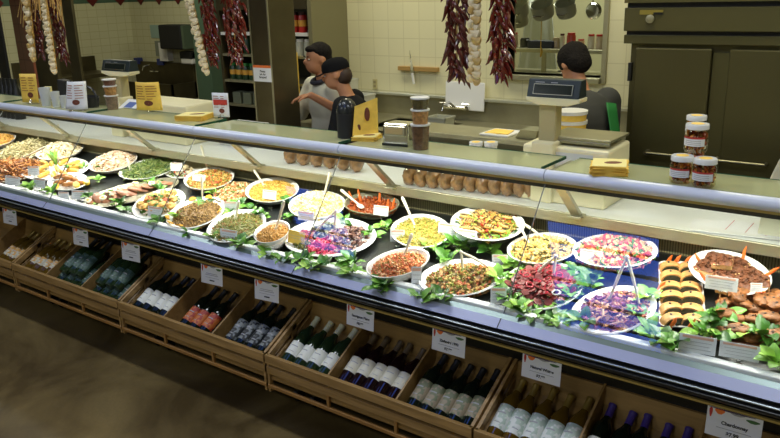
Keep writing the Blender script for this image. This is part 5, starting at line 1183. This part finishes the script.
p=at_y(543,47,KY); o=MB().box(-.11,.11,-.06,.06,0,.055).build('dark_box',mat('navy_box',hexc(25,30,50),.4),bevel=.004); o.location=(p.x,KY,kz+.001); tag(o,'long dark blue box on the kitchen shelf beyond the window','box')
# towel / ladle hanging
p=at_y(541.5,20,KY-.2); o=MB().tube([(0,0,0),(0,0,-.2),(.01,0,-.24),(0,0,-.28)],.006,8,[.003,.004,.012,.006]).build('yellow_ladle',mat('yellow_plastic',hexc(190,150,50),.4),smooth=True); o.location=p; tag(o,'yellow handled utensil hanging in front of the kitchen shelf','utensil')
MB().tube([(0,0,0),(0,0,.8)],.002,5).build('hook',M['steel'],o)
# white coats
for i,(x,y,w,h) in enumerate(((538,50,26,46),)):
    p=at_y(x,70,6.4); tp=at_y(x,6,6.4).z; W_=.22
    b=MB(); g=[]
    for j in range(9):
        t=j/8; row=[]
        for k in range(17):
            u=k/16*2-1; row.append(Vector((u*W_*(.45+.6*t),-.06*math.cos(u*1.4)+.02*math.sin(9*u+2*t),-(tp-p.z+.3)*t)))
        g.append(row)
    o=b.sheet(g).build('white_coat',mat('white_cloth',hexc(215,220,215),.8),smooth=True); s=o.modifiers.new('s','SOLIDIFY'); s.thickness=.01
    o.location=(p.x,6.4,tp+.05); tag(o,'white coat hanging on a hook beyond the kitchen shelf','coat')
    MB().tube([(0,.0,0),(0,.1,.05),(0,1.85,.06)],.006,6).build('hook',M['steel'],o)
# hanging pots
pz=at_y(545,14,5.45).z
for i,(x,y,w) in enumerate(((520,15,20),(544,16,22),(567,15,20),(521,24,17))):
    Yp=5.42 if i<3 else 5.6
    p=at_y(x,y,Yp); R=wpx(p,w)/2
    o=empty('saucepan',(p.x,Yp,p.z),['left grey saucepan','middle grey saucepan','right grey saucepan','lower rear saucepan'][i]+' hanging at the top of the pass-through','saucepan','hanging saucepans')
    Mr=Matrix.Rotation(.5,4,'X')
    MB().lathe([(0,0),(R*.9,0),(R,.02),(R,.10),(R*1.06,.105),(R*.97,.10),(R*.96,.02),(0,.01)],24,M=Mr).build('pan_body',mat('grey_aluminium',hexc(165,165,145),.4,.3) if i==0 else bpy.data.materials['grey_aluminium'],o,smooth=True)
    MB().tube([Mr@Vector((-R*.5,-R*.9,.05)),Mr@Vector((-R*.4,-R*1.2,.055)),Mr@Vector((R*.4,-R*1.2,.055)),Mr@Vector((R*.5,-R*.9,.05))],.005,6).build('handle',M['chrome'],o,smooth=True)
    MB().tube([(0,.02,.09),(0,.02,.5)],.003,5).build('hook',M['steel'],o)
p=at_y(592.5,11,5.6); o=empty('pan_lid',p,'round shiny frying pan hanging at the right of the pass-through','frying pan')
R=wpx(p,17)/2; MB().lathe([(0,.0),(R*.8,0),(R,-.02),(R*.98,-.02),(R*.78,.006),(0,.006)],28,M=Matrix.Rotation(PI/2,4,'X')).build('pan_body',M['chrome'],o,smooth=True); MB().tube([(0,0,R*.9),(0,0,R*2.6),(0,0,.7)],.006,8).build('handle',M['steel'],o); o.name='frying_pan'
# ---------------------------------------------------------------- shelving with bottles behind the column
Yp=4.0
while at_y(312,40,Yp).x>XP: Yp+=.01
struct(MB().box(XP-.04,XP,Yp,YB+.15,0,3.6).build('wall_partition',mat('grey_green_panel',hexc(125,120,88),.5)))
sx0=at_y(224,70,Yp).x
sh=empty('bottle_shelving',(sx0,Yp,0),'open shelving of jars and bottles behind the steel column','shelving')
G=lambda b,n,mt,**k: b.build(n,mt,sh,True,**k)
G(MB().box(sx0,XP-.05,YB-.02,YB,0,2.6),'back_panel',mat('shelf_back',hexc(60,58,45),.6))
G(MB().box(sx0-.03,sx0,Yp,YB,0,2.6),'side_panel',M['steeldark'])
zs=[at_y(302,y,Yp).z for y in (9,33)]
zl=[at_y(238,y,Yp).z for y in (54,80,104)]
G(MB().box(sx0,XP-.05,Yp,YB-.02,zs[0],3.6),'canopy',M['steeldark'])
for z in (zs[1],): G(MB().box(sx0,XP-.05,Yp,YB-.02,z-.025,z),'shelf_board',M['white'])
for z in zl: G(MB().box(sx0,XP-.05,Yp,YB-.02,z-.02,z),'shelf_board',M['steel'])
def sjar(x,y,z,c,cap,label,grp,h=.13,R=.032,band=None):
    o=empty('stored_jar',(x,y,z+.001),label,'jar',grp)
    MB().lathe([(0,0),(R,0),(R,h*.78),(R*.75,h*.86),(0,h*.86)],14).build('body',c,o,smooth=True); MB().lathe([(R*.8,h*.84),(R*.8,h),(0,h)],14).build('lid',cap,o,smooth=True)
    if band: MB().lathe([(R*1.02,h*.3),(R*1.02,h*.6)],14).build('label',band,o,smooth=True)
rj=mat('red_sauce',hexc(165,25,20),.3); rc=mat('dark_cap',hexc(50,12,12),.4); gj=mat('dark_green_jar',hexc(25,55,30),.3); gc=mat('green_cap',hexc(40,120,50),.4); yb=mat('yellow_label',hexc(215,160,60),.5); wj=mat('pale_jar',hexc(190,190,170),.4)
n=0
xx=at_y(290,25,Yp).x
while xx<XP-.1:
    sjar(xx,Yp+.06,zs[1],rj,rc,f'red sauce jar on the lit shelf right of the steel column, {NTH[n]}','red sauce jars on the lit shelf',.16,.036,yb); xx+=.085; n+=1
x_=at_y(296,54,Yp).x
for i in range(2): sjar(x_+.09*i,Yp+.06,zl[0],wj,M['white'],['left','right'][i]+' pale jar above the yellow strip behind the first person','pale jars',.13,.04)
n=0; xx=sx0+.06
while xx<at_y(252,70,Yp).x:
    sjar(xx,Yp+.06,zl[1],gj,gc,f'green capped jar on the shelf left of the steel column, {NTH[n]}','green capped jars left of the column',.14,.034,yb); xx+=.08; n+=1
n=0; xx=sx0+.08
while xx<at_y(252,60,Yp).x:
    sjar(xx,Yp+.06,zl[0],gj,rc,f'dark bottle on the upper shelf left of the steel column, {NTH[n]}','dark bottles left of the column',.2,.034); xx+=.09; n+=1
b=MB()
for i in range(3):
    o=MB().box(0,.1,-.05,.05,0,.10).build('clear_box',mat('grey_clear_box',hexc(110,115,95),.3) if i==0 else bpy.data.materials['grey_clear_box'],bevel=.005); o.location=(sx0+.06+.13*i,Yp+.07,zl[2]+.001); tag(o,f'greyish clear box on the lowest visible shelf, {["left","middle","right"][i]}','box','clear boxes on the shelf')
o=MB().box(-.015,.015,-.01,.01,-.35,.02).build('yellow_strip',M['yellow']); p=at_y(294.5,55,Yp-.03); o.location=(p.x,Yp-.02,p.z); tag(o,'upright yellow strip on the shelf edge beside the steel column','strip')
p=at_y(240,115,3.45); o=MB().box(-.16,.14,-.1,.1,0,.14).build('white_box',M['white'],bevel=.006); o.location=(p.x,3.48,1.077); tag(o,'low white box on the ledge left of the steel column','box')
# ---------------------------------------------------------------- far left sink area
SY=6.55
a=at_y(96,63,SY); z1=at_y(160,66,SY).z; x0=XL+.02; x1=at_y(187,66,SY+.3).x
o=empty('hand_sink',(x0,SY,0),'long steel sink under the paper towel dispenser, far left','sink')
L=lambda b,n,mt,**k: b.build(n,mt,o,True,**k)
zt=at_y(160,84,SY).z
L(MB().box(x0,x1,SY,SY+.04,zt-.22,zt).box(x0,x1,SY+.40,SY+.44,zt-.22,z1).box(x0,x1,SY,SY+.44,zt-.24,zt-.22).box(x1-.02,x1,SY,SY+.44,zt-.22,zt),'basin',M['steeldark'],bevel=.004)
for xx in (x0+.05,x1-.08): L(MB().box(xx,xx+.04,SY+.02,SY+.06,0,zt-.24),'leg',M['steeldark'])
q=at_y(150,72,SY+.3)
L(MB().tube([(q.x-.1,SY+.38,q.z),(q.x+.1,SY+.38,q.z)],.012,8).tube([(q.x,SY+.38,q.z),(q.x,SY+.3,q.z+.1),(q.x,SY+.2,q.z+.09),(q.x,SY+.18,q.z+.03)],.012,8),'faucet',M['chrome'],smooth=True)
o=empty('steel_table',(XL+.3,5.6,0),'low steel table against the left wall behind the small scale','table')
q=at_y(110,78,5.7); MB().box(-.28,.3,-.5,.7,q.z-.05,q.z).build('table_top',M['steeldark'],o,bevel=.004); MB().box(-.29,-.26,-.5,.7,q.z,q.z+.2).build('splash',M['steeldark'],o)
for sy in (-.45,.65): MB().box(.2,.24,sy,sy+.04,0,q.z-.05).build('leg',M['steeldark'],o)
def wallbox(px0,px1,py0,py1,d,name,label,cat,mt,part):
    a=at_y(px0,py1,YF-d); c=at_y(px1,py0,YF-d); o=empty(name,((a.x+c.x)/2,YF,(a.z+c.z)/2),label,cat)
    W_=(c.x-a.x)/2; h=(c.z-a.z)/2; MB().box(-W_,W_,-d,0,-h,h).build(part,mt,o,bevel=.02 if d>.1 else .004); return o,W_,h
o,W_,h=wallbox(160,179,25,49,.22,'towel_dispenser','black paper towel dispenser on the far left tiled wall','dispenser',M['blackm'],'body')
MB().box(W_,W_+.05,-.2,0,-h*.95,h*.95).build('side_cover',mat('grey_green_cover',hexc(85,100,80),.4),o)
o,W_,h=wallbox(181,191,52,64,.12,'soap_dispenser','white soap dispenser with dark top right of the towel dispenser','dispenser',M['white'],'body')
MB().box(-W_,W_,-.125,-.005,-h*.1,h).build('dark_cover',M['blackm'],o)
wallbox(151,160,25,38,.01,'wall_notice','pale blue notice beside the towel dispenser','notice',mat('pale_blue_paper',hexc(150,175,165),.7),'sheet')
wallbox(156,160,41,56,.01,'wall_notice','narrow striped notice below the pale blue one','notice',mat('grey_paper',hexc(130,135,120),.7),'sheet')
wallbox(160,166,43,61,.10,'soap_bottle','white soap bottle hanging under the towel dispenser','soap',M['white'],'body')
wallbox(157,162,59,65,.08,'blue_capped_bottle','small blue capped bottle above the sink, nearer the dispenser','bottle',mat('blue_cap',hexc(50,60,120),.4),'body')
wallbox(134,138,58,64,.08,'blue_capped_bottle','small blue capped bottle above the sink, nearer the corner','bottle',bpy.data.materials['blue_cap'],'body')
# wine bottles at the very left behind the case end
for i in range(5):
    p=at_y(1+4.2*i,101,3.3); o=empty('sauce_bottle',(p.x,3.3,1.077),f'dark bottle on the ledge at the far left edge, {nth(i,5)}','bottle','dark bottles at the far left edge')
    MB().lathe([(0,0),(.045,0),(.045,.2),(.02,.27),(.018,.34),(0,.34)],14).build('body',M['black'],o,smooth=True); MB().lathe([(.046,.12),(.046,.18)],14).build('label',ct,o,smooth=True)
# ---------------------------------------------------------------- people
skin=mat('skin',hexc(180,125,90),.55,noise=.06,scale=20); hairm=mat('black_hair',(.010,.008,.007),.85,noise=.4,scale=90,bump=1.0,spec=.15)
def capsule(b,a,c,r1,r2,n=12):
    a=Vector(a);c=Vector(c); d=c-a; m_=[]
    steps=[a+d*(i/4) for i in range(5)]
    b.tube([a-d.normalized()*r1*.6]+steps+[c+d.normalized()*r2*.6],r1,n,[r1*.75]+[r1+(r2-r1)*i/4 for i in range(5)]+[r2*.75])
def remesh(o,vs,sm=3):
    r=o.modifiers.new('r','REMESH'); r.mode='VOXEL'; r.voxel_size=vs; r.use_smooth_shade=True
    s=o.modifiers.new('s','SMOOTH'); s.factor=.6; s.iterations=sm
def person(label,loc,rz,h,lean,side,arms,shirt,trous,headturn,hair,extra=None,build=1.0):
    r=empty('person',loc,label,'person',None,rz)
    hip=Vector((0,0,.52*h)); Rl=Matrix.Rotation(lean,3,'X')@Matrix.Rotation(side,3,'Y')
    U=lambda x,y,z: hip+Rl@(Vector((x,y,z))*h)          # upper body, heights above the hip
    B=MB(); s=build
    for sx in (-1,1):
        capsule(B,(sx*.055*h,0,.50*h),(sx*.06*h,-.005*h,.28*h),.048*h*s,.034*h*s); capsule(B,(sx*.06*h,-.005*h,.28*h),(sx*.06*h,.01*h,.05*h),.033*h*s,.02*h)
        B.ell((sx*.06*h,-.035*h,.022*h),.026*h,.075*h,.022*h,None,12,8)
    B.ell(hip,.095*h*s,.066*h*s,.07*h,None,16,10)
    B.ell(U(0,0,.11),.080*h*s,.058*h*s,.11*h,Rl.to_4x4(),16,10); B.ell(U(0,0,.22),.098*h*s,.064*h*s,.10*h,Rl.to_4x4(),16,10)
    for sx in (-1,1): B.ell(U(sx*.096*s,0,.28),.032*h,.030*h,.030*h,None,12,8)
    capsule(B,U(0,.005,.28),U(0,-.01,.375),.032*h,.028*h)
    hc=U(0,-.022,.41); Rh=Rl@Matrix.Rotation(headturn[2],3,'Z')@Matrix.Rotation(headturn[0],3,'X'); Hd=lambda x,y,z: hc+Rh@(Vector((x,y,z))*h)
    B.ell(Hd(0,.006,.012),.044*h,.054*h,.052*h,Rh.to_4x4(),18,12); B.ell(Hd(0,-.014,-.022),.034*h,.040*h,.040*h,Rh.to_4x4(),16,10)
    B.ell(Hd(0,-.054,-.008),.0075*h,.012*h,.014*h,(Rh@Matrix.Rotation(.4,3,'X')).to_4x4(),10,8)
    B.ell(Hd(0,-.048,-.032),.014*h,.007*h,.005*h,Rh.to_4x4(),10,6)
    for sx in (-1,1): B.ell(Hd(sx*.045,.008,-.004),.006*h,.012*h,.018*h,Rh.to_4x4(),10,8)
    S_=MB(); hands=[]
    for sx,(el,wr,fd) in zip((-1,1),arms):
        sh_=U(sx*.108*s,0,.285); el=U(*el); wr=U(*wr)
        capsule(B,sh_,el,.029*h,.022*h); capsule(B,el,wr,.022*h,.015*h)
        fd=(Rl@Vector(fd)).normalized(); pal=wr+fd*.028*h
        q=fd.to_track_quat('Y','Z').to_matrix()
        B.ell(pal,.023*h,.030*h,.011*h,q.to_4x4(),12,8)
        for f in range(4):
            ln=[.034,.041,.038,.030][f]*h; a0=pal+q@Vector(((f-1.5)*.0115*h,.022*h,0)); a1=a0+q@Vector(((f-1.5)*.002*h,ln*.55,-.004*h)); a2=a1+q@Vector((0,ln*.4,-.014*h))
            B.tube([a0,a1,a2],.0052*h,8,[.0056*h,.0052*h,.0044*h])
        a0=pal+q@Vector((-sx*-.018*h,-.012*h,0)); a1=a0+q@Vector((sx*.018*h,.018*h,-.004*h)); a2=a1+q@Vector((sx*.004*h,.018*h,-.008*h)); B.tube([a0,a1,a2],.006*h,8,[.008*h,.0065*h,.005*h])
        capsule(S_,sh_,sh_+(el-sh_)*shirt[1],.042*h,.036*h)
        if shirt[1]>=1: capsule(S_,el,el+(wr-el)*.8,.032*h,.024*h)
    body=B.build('body',skin,r); remesh(body,.0055*h)
    S_.ell(U(0,0,.02),.104*h*s,.074*h*s,.08*h,Rl.to_4x4(),18,10); S_.ell(U(0,0,.11),.092*h*s,.068*h*s,.13*h,Rl.to_4x4(),18,10); S_.ell(U(0,0,.215),.108*h*s,.073*h*s,.105*h,Rl.to_4x4(),18,10)
    for sx in (-1,1): S_.ell(U(sx*.100*s,0,.285),.047*h,.046*h,.044*h,None,12,8)
    so=S_.build('shirt',shirt[0],r); remesh(so,.008*h,4)
    T=MB()
    T.ell(hip-Vector((0,0,.02*h)),.104*h*s,.075*h*s,.07*h,None,16,8)
    for sx in (-1,1): capsule(T,(sx*.055*h,0,.50*h),(sx*.06*h,-.005*h,.28*h),.056*h*s,.043*h*s); capsule(T,(sx*.06*h,-.005*h,.28*h),(sx*.06*h,.01*h,.07*h),.042*h*s,.036*h)
    to=T.build('trousers',trous,r); remesh(to,.01*h,3)
    SHO=MB()
    for sx in (-1,1): SHO.ell((sx*.06*h,-.037*h,.027*h),.032*h,.084*h,.027*h,None,14,8)
    SHO.build('shoes',M['blackm'],r,smooth=True)
    for sx in (-1,1): 
        e=MB().ell(Hd(sx*.017,-.0445,.004),.0062*h,.004*h,.0036*h,Rh.to_4x4(),10,6).build('eye',M['white'],r,smooth=True)
        MB().ell(Hd(sx*.017,-.0478,.004),.003*h,.0015*h,.003*h,Rh.to_4x4(),8,5).build('iris',M['black'],e,smooth=True)
        MB().ell(Hd(sx*.018,-.0495,.016),.011*h,.004*h,.0022*h,Rh.to_4x4(),8,5).build('eyebrow',hairm,r,smooth=True)
    if hair=='short' or hair=='bushy':
        k_=1.0 if hair=='short' else 1.12
        hb=MB().ell(Hd(0,.016,.022),.048*h*k_,.054*h*k_,.050*h*k_,Rh.to_4x4(),18,12,.03).ell(Hd(0,.034,-.004),.042*h*k_,.034*h*k_,.042*h*k_,Rh.to_4x4(),16,10,.03).ell(Hd(0,-.022,.044),.034*h,.026*h,.016*h,Rh.to_4x4(),12,8,.05)
        ho=hb.build('hair',hairm,r,smooth=True); remesh(ho,.005*h,1)
    if hair=='cap':
        hb=MB().ell(Hd(0,.030,-.012),.042*h,.036*h,.040*h,Rh.to_4x4(),16,10,.03); hb.build('hair',mat('brown_hair',hexc(50,32,22),.6),r,smooth=True)
        cb=MB(); vs=[]; 
        cb.lathe([(.050*h,0),(.051*h,.012*h),(.047*h,.032*h),(.034*h,.046*h),(.012*h,.052*h),(0,.052*h)],22,1,1.16,M=Rh.to_4x4(),c=Hd(0,.004,.014)); cb.build('cap_crown',capm,r,smooth=True)
        g=[[Hd(.043*math.sin(t)*1.0,-.045-.040*q*math.cos(t),.018-.008*q) for t in [-1.3+2.6*i/10 for i in range(11)]] for q in (0,.5,1)]
        vo=MB().sheet(g).build('cap_visor',capm,r,smooth=True); sm_=vo.modifiers.new('s','SOLIDIFY'); sm_.thickness=.004
    if extra: extra(r,U,h,Rl,s)
    return r
whs=mat('white_shirt',hexc(200,200,185),.8); blk=mat('black_shirt',(.012,.012,.013),.9,spec=.1); capm=mat('black_cap',(.010,.010,.011),.95,spec=.05); grs=mat('charcoal_shirt',hexc(52,52,48),.8); grn=mat('green_panel',hexc(25,110,45),.7); navy=mat('navy_trousers',(.02,.022,.03),.8); dkc=mat('dark_collar',(.03,.03,.045),.8)
def place(px,py,Y,h,lean,side,rz):
    t=at_y(px,py,Y); hip=Vector((0,0,.52*h)); Rl=Matrix.Rotation(lean,3,'X')@Matrix.Rotation(side,3,'Y')
    hc=hip+Rl@(Vector((0,-.022,.41))*h); hc=Matrix.Rotation(rz,3,'Z')@hc
    return (t.x-hc.x,t.y-hc.y,0),t.z-hc.z
def collar(r,U,h,Rl,s):
    MB().tube([U(.04*math.cos(t),.045*math.sin(t)-.008,.325-.014*math.sin(-t)) for t in [2*PI*q/16 for q in range(17)]],.010*h,8).build('collar',dkc,r,smooth=True)
def gpanel(r,U,h,Rl,s):
    pass
# first: man in white shirt
def fit(px,py,Y,lean,side,rz):
    h=1.7
    for _ in range(12):
        loc,dz=place(px,py,Y,h,lean,side,rz); h+=dz/.93
    return place(px,py,Y,h,lean,side,rz)[0],h
rz=math.radians(-20); loc,h=fit(317,59,4.2,.05,0,rz)
person('person in white shirt with dark collar, hand raised towards the chin, beside the steel column',loc,rz,h,.05,0,[((-.125,-.08,.15),(-.07,-.13,.27),(.3,-.2,.9)),((.14,0,.11),(.13,-.12,.03),(0,-1,-.2))],(whs,.9),navy,(0,0,-.1),'short',collar)
rz=math.radians(-62); loc,h=fit(336,74,3.95,.22,0,rz)
person('person in black cap and black shirt leaning left with one forearm stretched out',loc,rz,h,.22,0,[((-.10,-.07,.25),(-.03,-.16,.35),(.1,-1,.0)),((.13,-.08,.14),(.08,-.2,.08),(0,-1,0))],(blk,.75),navy,(0,0,0),'cap',None,1.12)
rz=math.radians(-118); loc,h=fit(573,66,4.42,.38,-.08,rz)
def gp(r,U,h,Rl,s):
    b=MB(); g=[[U(.122*s*math.cos(a),.088*s*math.sin(a),z) for a in [1.75+.45*i/8 for i in range(9)]] for z in [.0+.25*j/8 for j in range(9)]]
    o=b.sheet(g).build('green_panel',grn,r,smooth=True); s_=o.modifiers.new('s','SOLIDIFY'); s_.thickness=.004
person('person with bushy black hair in charcoal shirt with green panel, bent beside the refrigerator',loc,rz,h,.38,-.08,[((-.11,-.03,.12),(-.06,-.16,.06),(0,-1,0)),((.105,-.02,.12),(.06,-.16,.06),(0,-1,0))],(grs,.9),navy,(.35,0,0),'bushy',gp,1.08)
# ---------------------------------------------------------------- unseen blue panes over the aisle, added to reflect in the case glass
bl=mat('dusk_sky_glass',(.02,.05,.2),.3,emit=(.10,.22,1.0),es=4.2)
def glow_pane(n,x0,x1,y0,y1):
    b=MB().box(x0,x1,y0,y1,3.585,3.595); o=b.build('window_%d'%n,bl); struct(o)  # glowing pane put in for the blue patch it reflects over the food
    f=MB().box(x0-.04,x0,y0-.04,y1+.04,3.56,3.60).box(x1,x1+.04,y0-.04,y1+.04,3.56,3.60).box(x0,x1,y0-.04,y0,3.56,3.60).box(x0,x1,y1,y1+.04,3.56,3.60)
    for k in range(1,6):
        y=y0+(y1-y0)*k/6; f.box(x0,x1,y-.012,y+.012,3.565,3.59)
    f.build('window_frame',M['steel'],o)
glow_pane(2,-2.52,-1.62,-.15,1.0)
glow_pane(3,-5.5,-4.75,.15,.9)
# ---------------------------------------------------------------- light
def area(name,loc,sx,sy,power,col,rot=(0,0,0)):
    l=bpy.data.lights.new(name,'AREA'); l.shape='RECTANGLE'; l.size=sx; l.size_y=sy; l.energy=power; l.color=col
    o=bpy.data.objects.new(name,l); C.objects.link(o); o.location=loc; o.rotation_euler=rot; return o
for k,(a,c) in enumerate(segs):
    area('case_lamp',((a+c)/2,2.785,1.268),(c-a)-.06,.03,8.5*(c-a),(1,.98,.88),(math.radians(-16),0,0))
for (x,y,p) in ((-1.5,4.1,34),(-4.0,4.3,34),(-7.5,5.2,40),(.8,4.2,20)):
    area('ceiling_lamp',(x,y,3.55),1.2,.5,p,(1,.95,.70))
area('kitchen_lamp',(-2.8,6.8,3.5),1.5,.8,60,(.95,1,.8))
for (x,y,p) in ((-6,1.9,30),(-3.0,1.9,26),(-.3,1.9,26),(-4.6,-1.6,40),(-1.2,-1.6,40)):
    area('aisle_lamp',(x,y,3.55),1.3,.35,p,(.86,.92,1))  # unseen fill lights added to brighten the rail, food and tag cards
w=bpy.data.worlds.new('w'); bpy.context.scene.world=w; w.use_nodes=True
w.node_tree.nodes['Background'].inputs[0].default_value=(.5,.5,.42,1); w.node_tree.nodes['Background'].inputs[1].default_value=.05
vs=bpy.context.scene.view_settings
bpy.context.scene.display_settings.display_device='sRGB'
vs.view_transform='Standard'; vs.look='None'; vs.exposure=0; vs.gamma=1; vs.use_curve_mapping=False
